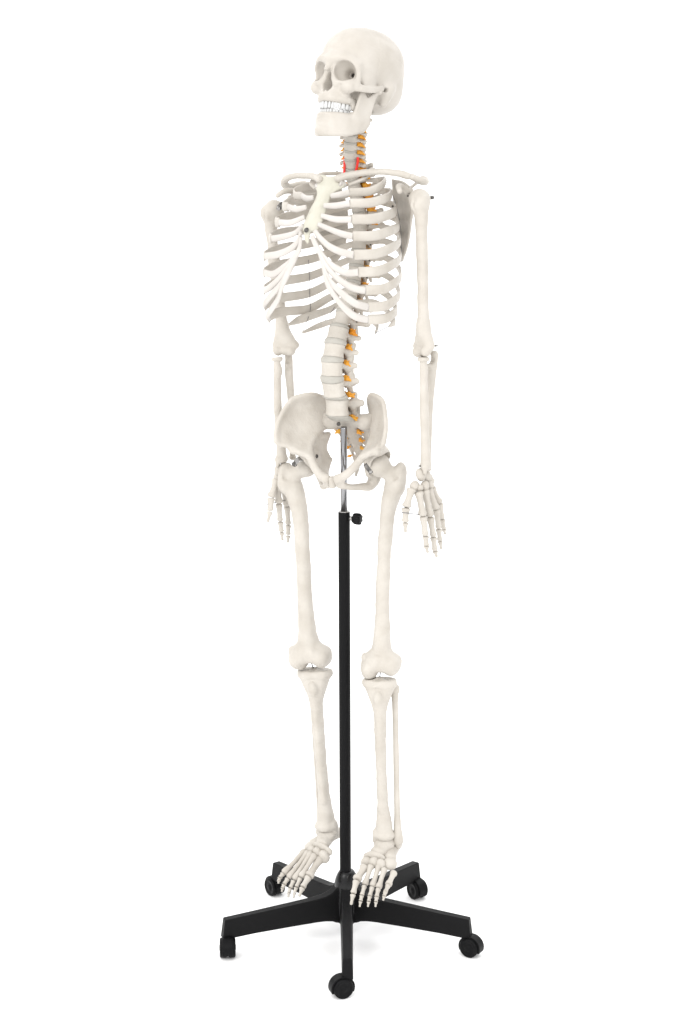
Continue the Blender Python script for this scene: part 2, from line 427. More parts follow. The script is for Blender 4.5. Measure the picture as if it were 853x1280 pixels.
def make_castor(p, ang):
    """twin-wheel castor; ang = direction the wheels trail from the stem"""
    tr = V(math.sin(ang), -math.cos(ang), 0); ax = np.cross(V(0, 0, 1), tr); R_ = .0200; cz = R_
    c = V(p[0], p[1], 0) + tr * .012 + V(0, 0, cz)
    mb = MB(); lathe(mb, [(-.006, .0050), (-.006 + .03, .0050)], V(p[0], p[1], .030), (0, 0, 1), 16)
    stem = mb
    # hood between and over the wheels
    hd = MB(); vs = []; fs = []; prof = []
    for t in np.linspace(math.radians(-22), math.radians(205), 20): prof.append((math.cos(t), math.sin(t)))
    n_ = len(prof)
    for s_ in (-1, 1):
        for (cx_, sz_) in prof: vs.append(c + tr * cx_ * (R_ + .0042) * 1.0 + V(0, 0, 1) * sz_ * (R_ + .0034) + ax * s_ * .0105)
    for i in range(n_ - 1): fs.append((i, i + 1, n_ + i + 1, n_ + i))
    fs.append(tuple(range(n_ - 1, -1, -1))); fs.append(tuple(range(n_, 2 * n_))); fs.append((0, n_, 2 * n_ - 1, n_ - 1))
    hd.add(vs, fs)
    lathe(hd, [(0, .0088), (.012, .0088), (.013, .0065)], V(p[0], p[1], .030), (0, 0, 1), 18)
    body = hd.obj('castor', M['rubber'], stand, bevel=.0012); recalc(body)
    stem.obj('stem', M['steel'], body)
    for s_ in (-1, 1):
        w_ = MB(); prof = [(.0, .0180), (.001, .0196), (.003, .0200), (.0105, .0200), (.0125, .0192), (.0136, .0172), (.0138, .0145), (.0130, .0138), (.0132, .006), (.0144, .0052), (.0144, .0012)]
        lathe(w_, prof, c + ax * s_ * .0022, ax * s_, 36); o = w_.obj('wheel', M['rubber'], body); recalc(o)
    return body
for k, dv in enumerate(arm_dirs()):
    make_arm(dv); make_castor(dv * .253, SW[k])
# ---------------------------------------------------------------- the skeleton
skel = empty('skeleton_model', 'full-size white plastic human skeleton hanging upright on the black stand', 'skeleton model', tuple(ORG), -PHI)
ts = time.time()
# ---- skull, millimetres, origin between the ears, x left, y back, z up
def skull_clay():
    c = Clay()
    c.ell((0, 2, 45), (66, 80, 66), 10).ell((0, -35, 50), (52, 49, 48), 28).ell((0, 41, 10), (51, 41, 45), 26)
    c.ell((0, 10, 54), (64, 58, 48), 22).ell((0, 26, -4), (50, 50, 26), 18)
    for s in (-1, 1):
        c.ell((s * 44, -40, 22), (13, 26, 30), 12)                      # temple
        c.cap((s * 54, 16, 4), (s * 50, 12, -24), 12, 7, 10)            # mastoid
    c.ell((0, -66, 6), (38, 26, 26), 12)                                # mid face
    c.ell((0, -67, -18), (34, 25, 23), 12)
    for s in (-1, 1):
        c.chain([(s * 6, -90, 38, 6), (s * 22, -87, 41, 4.6), (s * 38, -80, 38, 4.2), (s * 49, -70, 28, 4.8)], 16, 8)   # brow
        c.ell((s * 38, -76, -10), (15, 12, 13), 9)                      # cheek bone
        c.chain([(s * 50, -69, 28, 5), (s * 52, -65, 12, 4.6), (s * 50, -67, -4, 7)], 5, 6)
        c.chain([(s * 14, -88, 20, 5), (s * 15, -86, 6, 5), (s * 20, -86, -6, 6)], 6, 6)
        c.chain([(s * 18, -86, -4, 5), (s * 32, -84, -3, 5), (s * 46, -74, -2, 6)], 5, 6)                            # lower rim
    c.cap((0, -89, 32), (0, -101, 12), 6.5, 4.2, 5)                     # nasal bones
    c.chain([(-31, -48, -32, 6), (-29, -66, -32, 8.5), (-18, -84, -32, 8), (0, -89, -32, 7.5), (18, -84, -32, 8), (29, -66, -32, 8.5), (31, -48, -32, 6)], 6, 16)
    c.ell((0, -82, -26), (24, 12, 12), 7)
    # hollows
    for s in (-1, 1):
        c.ell((s * 32, -84, 17), (20, 19, 17), 4, sub=True)
        c.cap((s * 32, -78, 16), (s * 25, -56, 15), 15.5, 7, 5, sub=True)
        c.ell((s * 64, -42, -8), (9, 13, 13), 8, sub=True)             # temporal fossa
        c.cap((s * 50, -40, -34), (s * 52, -32, -4), 15, 12, 8, sub=True)
        c.ell((s * 26, -97, -20), (8, 8, 9), 8, sub=True)               # canine fossa
        c.ell((s * 30, -90, -9), (2.2, 4, 1.8), 1.5, sub=True)
        c.cap((s * 29, -55, 14.4), (s * 13, -38, 18.4), 3.6, 3.4, 1., sub=True)       # optic opening
        c.cap((s * 64, 4, 0), (s * 48, 6, 0), 4, 3, 2, sub=True)        # ear opening
    c.ell((0, -92, -10), (11.5, 26, 11), 3, sub=True).ell((0, -94, 2), (6, 22, 14), 4, sub=True)
    c.ell((0, -58, -44), (22, 24, 18), 6, sub=True)
    c.cap((0, -60, 4), (0, -44, -6), 11, 10, 4, sub=True)
    c.ell((0, 10, -34), (17, 18, 14), 5, sub=True)
    c.cap((0, -94, -20), (0, -60, -14), 2.0, 1.6, 2).cap((0, -84, -20), (0, -64, 12), 1.5, 1.5, 1.5)       # spine and septum
    for s in (-1, 1):
        c.chain([(s * 46, -70, -9, 8), (s * 55, -58, -10, 7), (s * 59, -42, -9, 6.5), (s * 59, -22, -5, 6.2), (s * 56, -6, 1, 7)], 5, 9, flat=((1, 0, 0), 1.5))   # arch
        c.ell((s * 8, -64, -2), (3.5, 12, 6), 3)
        c.ell((s * 51, -36, 6), (8, 18, 17), 5)                         # conchae
    for s in (-1, 1): c.ell((s * 33, -48, -40), (6, 8, 10), 5)
    # cut through the skull cap, slanted up towards the back
    pn = unit(V(0, .2, 1)); pd = pn @ V(0, 0, 60)
    c.mod(lambda X, Y, Z, F: F + .8 * np.exp(-((pn[1] * Y + pn[2] * Z - pd) / .8) ** 2), (-90, -110, 30), (90, 120, 110))
    # coronal suture
    def sut(X, Y, Z, F):
        q = Y + 12 + .25 * np.abs(X) + 1.6 * np.sin(Z * .8) + 1.1 * np.sin(X * 1.1); return F + .6 * np.exp(-(q / 1.1) ** 2) * (Z > 20)
    c.mod(sut, (-90, -40, 20), (90, 30, 130))
    return c
SKR = rotm(-9, -9.2, 1.0); SKS = .995; SKT = V(.0385, -.002, 1.6906)
XS = place(SKR, SKS, SKT)
skull = clay_obj('skull', skull_clay().build(VXS, 1, .25, 14), M['skull'], skel, XS)
# ---- jaw
def jaw_clay():
    c = Clay()
    def L(s, k): return None
    top = [(-36, -52, -60, 5), (-30, -68, -61, 5.5), (-19, -83, -62, 5.5), (0, -90, -63, 5.5), (19, -83, -62, 5.5), (30, -68, -61, 5.5), (36, -52, -60, 5)]
    mid = [(-41, -42, -72, 6), (-33, -64, -76, 6), (-20, -81, -79, 6.5), (0, -88, -80, 7), (20, -81, -79, 6.5), (33, -64, -76, 6), (41, -42, -72, 6)]
    bot = [(-44, -32, -80, 5), (-36, -58, -91, 5.5), (-22, -79, -95, 6), (0, -88, -96, 6.5), (22, -79, -95, 6), (36, -58, -91, 5.5), (44, -32, -80, 5)]
    c.patch([top, mid, bot], (12, 40), 3)
    c.ell((0, -92, -91), (15, 7, 8), 8)
    c.ell((0, -101, -72), (26, 9, 8), 8, sub=True)
    for s in (-1, 1):
        g = [[(s * 38, -52, -66, 5), (s * 43, -51, -46, 4), (s * 46, -49, -26, 3.6), (s * 47, -46, -6, 3)],
             [(s * 43, -42, -76, 5), (s * 46, -38, -52, 3.4), (s * 48, -35, -34, 3), (s * 50, -34, -24, 3)],
             [(s * 46, -26, -71, 5), (s * 49, -22, -52, 4), (s * 51, -20, -30, 4), (s * 52, -16, -12, 5)]]
        c.patch(g, (16, 26), 3)
        c.ell((s * 33, -50, -57), (6, 8, 6), 4)
        c.cap((s * 45, -13, -7), (s * 58, -11, -7), 5, 5, 4)
        c.cap((s * 44, -30, -79), (s * 47, -20, -66), 5.5, 5, 5)
    return c
jaw = clay_obj('jaw', jaw_clay().build(VXS, 1, .25, 12, 4), M['skull'], skel, XS)
# ---- teeth along the two arches
def tooth(parent, p, out, wd, h, dirz):
    """rounded crown; p = neck centre, out = outward direction"""
    out = unit(out); tn = np.cross(V(0, 0, 1), out); mb = MB(); prof = [(0, .62, .78), (.2, .84, .95), (.55, 1, 1), (.85, .97, .8), (1, .8, .5)]
    rows = []
    vs = []; fs = []; ns = 12
    for (t, a, b) in prof:
        for k in range(ns):
            c = 2 * PI * k / ns; cc, ss = math.cos(c), math.sin(c)
            cc = math.copysign(abs(cc) ** .6, cc); ss = math.copysign(abs(ss) ** .6, ss)
            vs.append(p + tn * cc * wd * .5 * a + out * ss * wd * .42 * b + V(0, 0, dirz * h * t))
    for i in range(len(prof) - 1):
        for k in range(ns): fs.append((i * ns + k, i * ns + (k + 1) % ns, (i + 1) * ns + (k + 1) % ns, (i + 1) * ns + k))
    fs.append(tuple(range(ns - 1, -1, -1))); fs.append(tuple((len(prof) - 1) * ns + k for k in range(ns)))
    o = mesh_obj('tooth', XS(np.array(vs)), fs, M['tooth'], parent); recalc(o); return o
def arch(cp, widths, z, h, dirz, parent):
    C_ = catmull(cp, 200)
    d = np.concatenate([[0], np.cumsum(np.linalg.norm(np.diff(C_, axis=0), axis=1))]); tot = sum(widths); k = d[-1] / tot; s = 0
    for i, w_ in enumerate(widths):
        m = (s + w_ / 2) * k; s += w_; j = min(max(np.searchsorted(d, m), 1), 198); p = C_[j]; t = unit(C_[j + 1] - C_[j - 1]); out = np.cross(t, V(0, 0, 1))
        if out @ (p - V(0, -55, 0)) < 0: out = -out
        tooth(parent, V(p[0], p[1], z), out, w_ * k * .95, h[min(i, len(widths) - 1 - i)], dirz)
UW = [9.5, 9.8, 10, 7, 7, 7.6, 6.6, 8.6]; UW = UW + UW[::-1]
LW = [10.5, 10.5, 11, 7, 7, 6.8, 5.9, 5.3]; LW = LW + LW[::-1]
arch([(-29, -50, 0), (-28, -66, 0), (-19, -83, 0), (0, -92, 0), (19, -83, 0), (28, -66, 0), (29, -50, 0)], UW, -39, [11, 11, 11, 11, 11, 12.5, 11.5, 12.5], -1, skull)
arch([(-27, -50, 0), (-25.5, -66, 0), (-18, -81, 0), (0, -89, 0), (18, -81, 0), (25.5, -66, 0), (27, -50, 0)], LW, -62, [12, 12, 12, 11.6, 11.5, 11.5, 11, 11], 1, jaw)
print('skull', round(time.time() - ts, 1))
# ---------------------------------------------------------------- spine
ts = time.time()
def vert_clay(kind):
    c = Clay()
    if kind == 'L':
        rx, ry, hh = 22, 15.5, 13
        c.ecyl((0, 0, 0), rx, ry, hh, 2.5, .10)
        for s in (-1, 1):
            c.cap((s * 12, 11, 5), (s * 14, 24, 3), 5.5, 5, 3, flat=((1, 0, 0), 1.3))
            c.cap((s * 15, 23, 4), (s * 29, 29, 5), 6.5, 5.8, 4, flat=((0, 1, 0), 1.5))
            c.cap((s * 15, 25, 0), (s * 17, 28, 17), 6, 5, 4); c.cap((s * 14, 27, 0), (s * 11, 34, -18), 6, 5, 4)
            c.cap((s * 13, 27, 2), (0, 37, -2), 5, 4, 4)
        c.patch([[(0, 36, 6, 3), (0, 50, 5, 3), (0, 62, 4, 4)], [(0, 36, -8, 3), (0, 50, -12, 3), (0, 63, -12, 4)]], (10, 10), 3)
    elif kind == 'T':
        rx, ry, hh = 14.5, 13, 10.5
        c.ecyl((0, 0, 0), rx, ry, hh, 2, .10)
        for s in (-1, 1):
            c.cap((s * 9, 10, 4), (s * 10, 19, 4), 4.2, 4, 3); c.cap((s * 10, 19, 4), (s * 31, 32, 8), 5, 4.5, 4)
            c.ell((s * 31, 31, 8), (5, 5, 5.5), 3)
            c.cap((s * 9, 21, 3), (s * 10, 22, 15), 4.5, 3.5, 3); c.cap((s * 9, 22, 0), (s * 9, 25, -12), 4.5, 3.5, 3)
            c.cap((s * 9, 20, 2), (0, 29, -2), 4.5, 4, 3)
        c.cap((0, 28, -2), (0, 56, -24), 4.5, 3.4, 3, flat=((1, 0, 0), 1.2))
    else:
        rx, ry, hh = 12, 8.5, 7
        c.ecyl((0, 0, 0), rx, ry, hh, 1.6, .08)
        for s in (-1, 1):
            c.cap((s * 8, 3, 0), (s * 23, 5, -3), 4, 3, 3); c.cap((s * 9, 8, 0), (s * 23, 7, -3), 3.4, 3, 3)
            c.cap((s * 15, 11, 0), (s * 17, 15, 7), 5, 4, 3); c.cap((s * 15, 14, 0), (s * 16, 19, -8), 5, 4, 3)
            c.cap((s * 14, 15, 0), (0, 24, -2), 3.8, 3.5, 3)
            c.cap((0, 24, -2), (s * 5, 40, -9), 3.6, 2.8, 2)
            c.cap((s * 8, -2, 5), (s * 10.5, 2, 9), 3, 2, 2)
            c.cap((s * 18, 5.5, -12), (s * 18, 5.5, 10), 2, 2, 1, sub=True)
        c.ell((0, 14, 0), (9, 6.5, 30), 2, sub=True)
    if kind != 'C': c.cap((0, ry + 6, -30), (0, ry + 6, 30), 6.5 if kind == 'T' else 8, None, 2, sub=True)
    return c
VCL = {k: vert_clay(k).build(1.1, 1, .22, 8, i) for i, k in enumerate('LTC')}
VSZ = {'L': (22, 15.5, 13.), 'T': (14.5, 13, 10.5), 'C': (12, 8.5, 7.)}
spx = [('C', 441, 146), ('C', 440, 155), ('C', 439.5, 164), ('C', 438.5, 173.5), ('C', 438, 183.5), ('C', 438, 194), ('C', 438.5, 205),
       ('T', 440, 217), ('T', 442.5, 229.5), ('T', 445, 242.5), ('T', 447.5, 256.5), ('T', 449.5, 271), ('T', 450, 287), ('T', 449.5, 304), ('T', 447, 323), ('T', 443.5, 343), ('T', 439, 363), ('T', 433, 381.5), ('T', 427.5, 400),
       ('L', 422, 418), ('L', 417.5, 439), ('L', 415, 461), ('L', 417, 485.5), ('L', 421.5, 509)]
SP = []
for i, (k, u, v) in enumerate(spx):
    l = max(0, .024 - .0024 * i)
    SP.append(onx(u, v, l))
SP = np.array(SP)
S1 = onx(430.5, 532, 0.)
ALL = np.vstack([SP, S1])
tang = []
for i in range(len(SP)):
    t = unit(ALL[max(i - 1, 0)] - ALL[i + 1]); tang.append(t)
tang[-1] = unit(.45 * tang[-1] + .55 * V(0, .34, .94)); tang[-1] = unit(tang[-1] * V(1, -1, 1)) if False else tang[-1]
def vframe(t):
    z = unit(t); x = unit(V(1, 0, 0) - z * z[0]); y = np.cross(z, x); return np.array([x, y, z]).T
verts_ = []
for i, (k, u, v) in enumerate(spx):
    pit = np.linalg.norm(ALL[i + 1] - ALL[max(i - 1, 0)]) / (2 if i else 1) * 1000
    hh = VSZ[k][2]
    want = pit * (.80 if k == 'L' else .86)            # body height
    if k == 'C': sxy = 1.12
    elif k == 'T': sxy = .90 + .022 * (i - 7)
    else: sxy = 1.03 + .035 * (i - 19)
    sz = want / (2 * hh)
    R = vframe(tang[i]); P0 = SP[i]
    def X(P, R=R, P0=P0, sxy=sxy, sz=sz):
        P = np.asarray(P, float).copy(); P[:, :2] *= sxy; P[:, 2] *= sz; return (P / 1000.) @ R.T + P0
    if i == 0:
        c = Clay(); ring = [(math.cos(a) * 17, 8 + math.sin(a) * 15, 0, 5.2) for a in np.linspace(0, 2 * PI, 18)]
        c.chain(ring, 3)
        for s in (-1, 1): c.ell((s * 18, 3, 1), (8, 11, 8), 4); c.cap((s * 20, 5, 0), (s * 36, 8, -1), 4.5, 3.6, 3)
        o = clay_obj('vertebra', c.build(1.2, 1, .2, 8, 5), M['bone'], skel, place(R, 1., P0))
    elif i == 1:
        c = vert_clay('C'); c.cap((0, -3, 4), (0, -5, 22), 6, 4.5, 3); c.patch([[(0, 24, 2, 4), (0, 40, -2, 4)], [(0, 24, -8, 4), (0, 42, -12, 5)]], (6, 8), 3)
        o = clay_obj('vertebra', c.build(1.2, 1, .2, 8, 5), M['bone'], skel, X)
    else:
        o = clay_obj('vertebra', VCL[k], M['bone'], skel, X)
    verts_.append((o, X, R, pit, sxy, k))
for i in range(1, len(verts_)):
    o, X, R, pit, sxy, k = verts_[i]; rx, ry, hh = VSZ[k]
    nxt = verts_[i + 1] if i + 1 < len(verts_) else None
    sb = nxt[4] if nxt else sxy * 1.0; kb = nxt[5] if nxt else k
    rx2, ry2, _ = VSZ[kb]; rx = .5 * (rx * sxy + rx2 * sb) / 1000; ry = .5 * (ry * sxy + ry2 * sb) / 1000
    Pn = ALL[i + 1]
    Rn = nxt[2] if nxt else vframe(tang[-1])
    # disc fills the gap between the two bodies
    hA = pit * (.40 if k == 'L' else .43) / 1000
    hB = (nxt[3] * (.40 if kb == 'L' else .43) / 1000) if nxt else .010
    a = SP[i] - R[:, 2] * hA * .93; b = Pn + Rn[:, 2] * hB * .93
    if not nxt: b = Pn + V(0, -.003, .0105)
    mb = MB(); vs = []; fs = []; ns = 36
    pr_ = [(0, .80), (0, .97), (.22, 1.02), (.5, 1.035), (.78, 1.02), (1, .97), (1, .80)]
    for (t, s) in pr_:
        xx = unit(R[:, 0] * (1 - t) + Rn[:, 0] * t); yy = unit(R[:, 1] * (1 - t) + Rn[:, 1] * t)
        for q in range(ns):
            c_ = 2 * PI * q / ns
            vs.append(a * (1 - t) + b * t + xx * math.cos(c_) * rx * s + yy * math.sin(c_) * ry * s)
    for j in range(len(pr_) - 1):
        for q in range(ns): fs.append((j * ns + q, j * ns + (q + 1) % ns, (j + 1) * ns + (q + 1) % ns, (j + 1) * ns + q))
    fs.append(tuple(range(ns - 1, -1, -1))); fs.append(tuple((len(pr_) - 1) * ns + q for q in range(ns)))
    recalc(mb.add(vs, fs).obj('disc', M['disc'], o))
# nerve roots leaving between the vertebrae
NRV = {}
def nerve_clay(k):
    c = Clay(); r = {'L': 5.6, 'T': 6.0, 'C': 4.6}[k]; L_ = {'L': 12, 'T': 14, 'C': 14}[k]
    c.ell((2, 0, 0), (r * 1.35, r, r), 2); c.chain([(0, 0, 0, r * .75), (6, 1, -2, r * .8), (L_ * .7, 2, -4, r * .5), (L_, 2, -6, r * .34)], 2, 8)
    c.cap((3, 2, 0), (8, 9, -2), r * .6, r * .35, 2); c.cap((0, 0, 0), (-8, 3, 2), r * .7, r * .5, 2)
    c.cap((4, -1, 1), (11, -3, 3), r * .4, r * .2, 2).cap((5, 2, -3), (9, 6, -8), r * .45, r * .2, 2)
    return c.build(.9, 0, .9, 3.2, 2)
NRV = {k: nerve_clay(k) for k in 'LTC'}
for i in range(1, len(verts_)):
    o, X, R, pit, sxy, k = verts_[i]; rx, ry, hh = VSZ[k]
    off = {'L': (rx * .60, ry + 6.5), 'T': (rx * .92, ry + 4), 'C': (rx * 1.0, ry - 2)}[k]
    for s in (-1, 1):
        base = SP[i] - R[:, 2] * pit * .5 / 1000 + (R[:, 0] * s * off[0] + R[:, 1] * off[1]) * sxy / 1000
        Rm = R.copy()
        if s < 0: Rm[:, 0] *= -1
        clay_obj('nerve_root', NRV[k], M['nerve'], o, place(Rm, 1., base), mirror=s < 0)
# the cord inside the canal and the two arteries beside the neck
mb = MB(); rows = [(*(SP[i] + verts_[i][2][:, 1] * {'C': .014, 'T': .0185, 'L': .023}[spx[i][0]]), .0042, .0048) for i in range(1, len(SP))]
sweep(mb, rows, V(0, 1, 0), 10, 90); mb.obj('spinal_cord', M['nerve'], skel)
for s in (-1, 1):
    if s > 0: pts = [onx(447.5, 196.5, .030), onx(447.3, 203, .029), onx(445.8, 211, .026), onx(443.5, 219, .022)]
    else: pts = [onx(430.8, 197, .0), onx(431, 205, .0), onx(430.5, 213, .0), onx(430.5, 219, .0)]
    mb = MB(); rows = [(*p, .0024, .0024) for p in pts]
    sweep(mb, rows, V(0, 1, 0), 10, 60); mb.obj('artery', M['artery'], skel)
print('spine', round(time.time() - ts, 1))
# ---------------------------------------------------------------- rib cage
ts = time.time()
#      k: junction (x, y, z), half width, z where the rib turns at the side, z at the front quarter
SZ = {i: SP[6 + i] for i in range(1, 13)}        # vertebra of each rib
RIB = {
 1: dict(j=(.030, -.042, 1.517), w=.062, zl=1.530, y3=.015),
 2: dict(j=(.054, -.062, 1.504), w=.095, zl=1.526, y3=.020),
 3: dict(j=(.070, -.085, 1.484), w=.109, zl=1.503, y3=.022),
 4: dict(j=(.082, -.097, 1.455), w=.118, zl=1.473, y3=.020),
 5: dict(j=(.092, -.108, 1.425), w=.124, zl=1.442, y3=.018),
 6: dict(j=(.101, -.118, 1.392), w=.128, zl=1.415, y3=.016),
 7: dict(j=(.107, -.112, 1.361), w=.130, zl=1.384, y3=.014),
 8: dict(j=(.115, -.101, 1.328), w=.134, zl=1.350, y3=.010),
 9: dict(j=(.117, -.095, 1.297), w=.134, zl=1.317, y3=.006),
 10: dict(j=(.113, -.089, 1.274), w=.130, zl=1.287, y3=.002),
 11: dict(j=(.116, -.022, onx(485, 409, .1165)[2] + .001), w=.106, zl=1.270, y3=.005),
 12: dict(j=(.0845, -.020, onx(467, 418, .0845)[2] + .002), w=.080, zl=1.250, y3=.03)}
def rib_rows(k):
    d = RIB[k]; v = SZ[k]; j = d['j']; w_ = d['w']; zl = d['zl']; zv = v[2] + .006; yb = v[1]
    hgt = {1: .0064, 2: .0080, 3: .0088, 12: .0052, 11: .0066}.get(k, .0094)
    th = .0027
    P = [(.0125, yb + .010, zv, .0045, .0040), (.024, yb + .022, zv + .001, .0040, .0032)]
    if k == 1:
        P += [(.040, yb + .018, zv + .002, .0040, .0060), (.058, yb - .008, zv, .0042, .0075), (.058, -.022, (zv + j[2]) / 2 - .002, .004, .0078), (j[0] + .006, j[1] + .004, j[2], .0042, .0075)]
        P = [(*q[:3], q[3] * .9, q[4] * .85) for q in P]; return P
    if k == 12:
        P += [(.040, yb + .030, zv - .004, .0052, th), (.068, yb + .020, zv * .45 + j[2] * .55, .0058, th), (j[0], j[1], j[2], .0026, .0016)]; return P
    if k == 11:
        P += [(.042, yb + .034, zv - .001, .0058, th), (.068, yb + .036, (zv * .5 + zl * .5), .0068, th), (.098, yb + .006, zl + .000, .0082, th), (.113, .002, (zl + j[2]) / 2, .0072, th), (j[0], j[1], j[2], .0024, .0018)]; return P
    sx = w_ / .130
    P += [(.040 * (.8 + .2 * sx), yb + .031, zv * .9 + zl * .1, .0062, .0033),
          (.069 * sx, yb + .027, zv * .55 + zl * .45, .0074, th),
          (.102 * sx, yb * .45 + .015, zl - .001, .0084, th),
          (w_, -.028 + .010 * (k < 5), zl * .45 + j[2] * .55 + .002, hgt, th),
          (w_ * .5 + j[0] * .5 + .010, j[1] * .70, zl * .12 + j[2] * .88 - .001, hgt, th),
          (*j, hgt * .98, th)]
    return P
LEFTUP = .004
def msym(p, s, dz=True):
    return (s * p[0], p[1], p[2] + (0 if s > 0 else -.007))
ribs = {}
for s in (1, -1):
    for k in range(1, 13):
        rows = []
        for q in rib_rows(k):
            p = msym(q, s); rows.append((*p, q[3], q[4]))
        if s < 0: rows[0] = (rows[0][0], rows[0][1], rows[0][2] + .007, *rows[0][3:])
        mb = MB(); sweep(mb, rows, (lambda p, t: V(0, 0, 1)) if k != 1 else V(0, 0, 1), 14, 64, .85)
        o = mb.obj('rib', M['bone'], skel); recalc(o); ribs[(s, k)] = (o, rows)
# costal cartilages: junction -> sternum or -> the cartilage above
STA = {1: (.026, 425, 229), 2: (.020, 414, 245), 3: (.020, 405.4, 257), 4: (.019, 402, 269.5), 5: (.017, 397.6, 280), 6: (.015, 393.2, 288), 7: (.012, 390, 294.5)}
def prevc(k, t): return catmull(cart_rows(k), 51)[int(t * 50), :3] + V(0, .001, -.002)
def cart_rows(k):
    j = V(*RIB[k]['j'])
    if k <= 7: a = onx(STA[k][1], STA[k][2], STA[k][0])
    if k == 1: return [(*a, .006, .004), (*(j * .5 + a * .5), .006, .004), (*j, .0055, .0045)]
    if k <= 4: mids = [(a * .5 + j * .5 + V(0, -.003, {2: -.001, 3: -.002, 4: -.003}[k]))]
    elif k == 5: mids = [onx(415, 287.5, .042), onx(430, 293, .070)]
    elif k == 6: mids = [onx(401, 298, .026), onx(412, 308, .045), onx(427, 315, .072)]
    elif k == 7: mids = [onx(396, 308, .020), onx(405, 322, .036), onx(418, 334, .060), onx(434, 341, .084)]
    elif k == 8:
        a = prevc(7, .16); mids = [onx(408, 332, .044), onx(421, 347, .066), onx(437, 358, .090), onx(449, 362, .106)]
    elif k == 9:
        a = prevc(8, .10); mids = [onx(407.5, 342, .045), onx(416, 355, .060), onx(428, 367, .080), onx(442, 378, .100), onx(452, 382, .111)]
    elif k == 10:
        a = prevc(9, .10); mids = [onx(409, 353, .050), onx(420.5, 372, .066), onx(432, 386, .084), onx(444, 395.5, .100), onx(452, 398, .107)]
    r0 = .0046 if k < 5 else .0044; r1 = .0062 if k < 6 else .0068
    pts = [a] + mids + [j]; n_ = len(pts)
    return [(*p, r0 + (r1 - r0) * min(1, 1.6 * i / (n_ - 1)), .0030) for i, p in enumerate(pts)]
for s in (1, -1):
    for k in range(1, 11):
        rows = [(*msym(q, s), q[3], q[4]) for q in cart_rows(k)]
        if s < 0 and k <= 7: rows[0] = (rows[0][0], rows[0][1], rows[0][2] + .004, *rows[0][3:])
        mb = MB(); sweep(mb, rows, V(0, 0, 1), 12, 44, .9)
        o = mb.obj('cartilage', M['cartilage'], ribs[(s, k)][0]); recalc(o)
# sternum
c = Clay()
def mm(p, dx=0, dy=0, dz=0): return tuple(1000 * np.array(p) + V(dx, dy, dz))
def prow(p, hw, r, back=3):
    p = np.array(p) * 1000; return [(-hw, p[1] + back, p[2] , r * .8), (-hw * .5, p[1] + back * .2, p[2], r), (0, p[1], p[2], r), (hw * .5, p[1] + back * .2, p[2], r), (hw, p[1] + back, p[2], r * .8)]
s0_, s1_, s2_, s3_, s4_, s5_ = onx(413.5, 222, 0), onx(410.5, 232, 0), onx(405, 243.5, 0), onx(399, 257, 0), onx(391.5, 275, 0), onx(386.5, 288, 0)
c.patch([prow(s0_, 24, 3.8), prow(s1_, 30, 4.4, 6), prow(s1_ * .5 + s2_ * .5, 20, 3.8), prow(s2_, 15, 3.6)], (16, 26), 2)
c.patch([prow(s2_ + V(0, -.001, -.001), 14, 3.8), prow(s3_, 14.5, 3.6), prow(s4_, 17.5, 3.4), prow(s5_, 14, 3.4)], (26, 22), 1.5)
x0 = onx(385, 293, 0) * 1000; x1 = onx(383.5, 304, 0) * 1000
c.cap((0, x0[1], x0[2] + 3), (1, x1[1] + 2, x1[2] + 2), 6.5, 3.6, 3, flat=((0, 1, 0), 1.9))
c.cap((-5, x0[1], x0[2] + 3), (-4, x1[1] + 2, x1[2] + 5), 4, 2.6, 2, flat=((0, 1, 0), 1.6))
for s in (-1, 1): c.ell((s * 20, s0_[1] * 1000 + 2, s0_[2] * 1000 + 1), (8, 6, 5), 4)
c.ell((0, s0_[1] * 1000 - 1, s0_[2] * 1000 + 9), (11, 12, 7), 3, sub=True)
sternum = clay_obj('sternum', c.build(1.3, 1, .35, 9, 8), M['sternum'], skel)
def bolt(name, p, d, r, parent, mat=None, L_=.004):
    mb = MB(); d = unit(d); p = np.array(p)
    lathe(mb, [(-L_, r * .45), (0, r * 1.25), (.0008, r * 1.3), (.0012, r), (.0030, r * .92), (.0036, r * .7), (.0030, r * .45), (.0024, r * .1)], p, d, 20)
    o = mb.obj(name, mat or M['darksteel'], parent); recalc(o); return o
bp = onx(384.8, 287, 0); bolt('bolt', bp + V(0, -.0035, -.001), V(0, -1, .45), .0038, sternum)
# clavicles
def clav_rows(s):
    P = [(onx(424, 223, .022), .0085, .0075), (onx(436, 219.5, .037), .0072, .0066), (onx(455, 216, .062), .0064, .0060), (onx(478, 214.5, .096), .0060, .0062), (onx(497, 216.5, .124), .0060, .0070), (onx(510, 220, .140), .0066, .0078)]
    return [((s * p[0]), p[1], p[2] - (.0 if s > 0 else .006 * min(1, abs(p[0]) / .08)), a, b) for p, a, b in P]
for s in (1, -1):
    c = Clay(); R_ = catmull(clav_rows(s), 16)
    for i in range(15): c.cap(R_[i, :3] * 1000, R_[i + 1, :3] * 1000, (R_[i, 3] + R_[i, 4]) * 500, (R_[i + 1, 3] + R_[i + 1, 4]) * 500, 3, flat=(V(0, 0, 1), 1.12))
    o = clay_obj('clavicle', c.build(1.4, 1, .45, 8, 12), M['bone'], skel)
    if s > 0: o['label'] = 'collar bone running level to the shoulder'
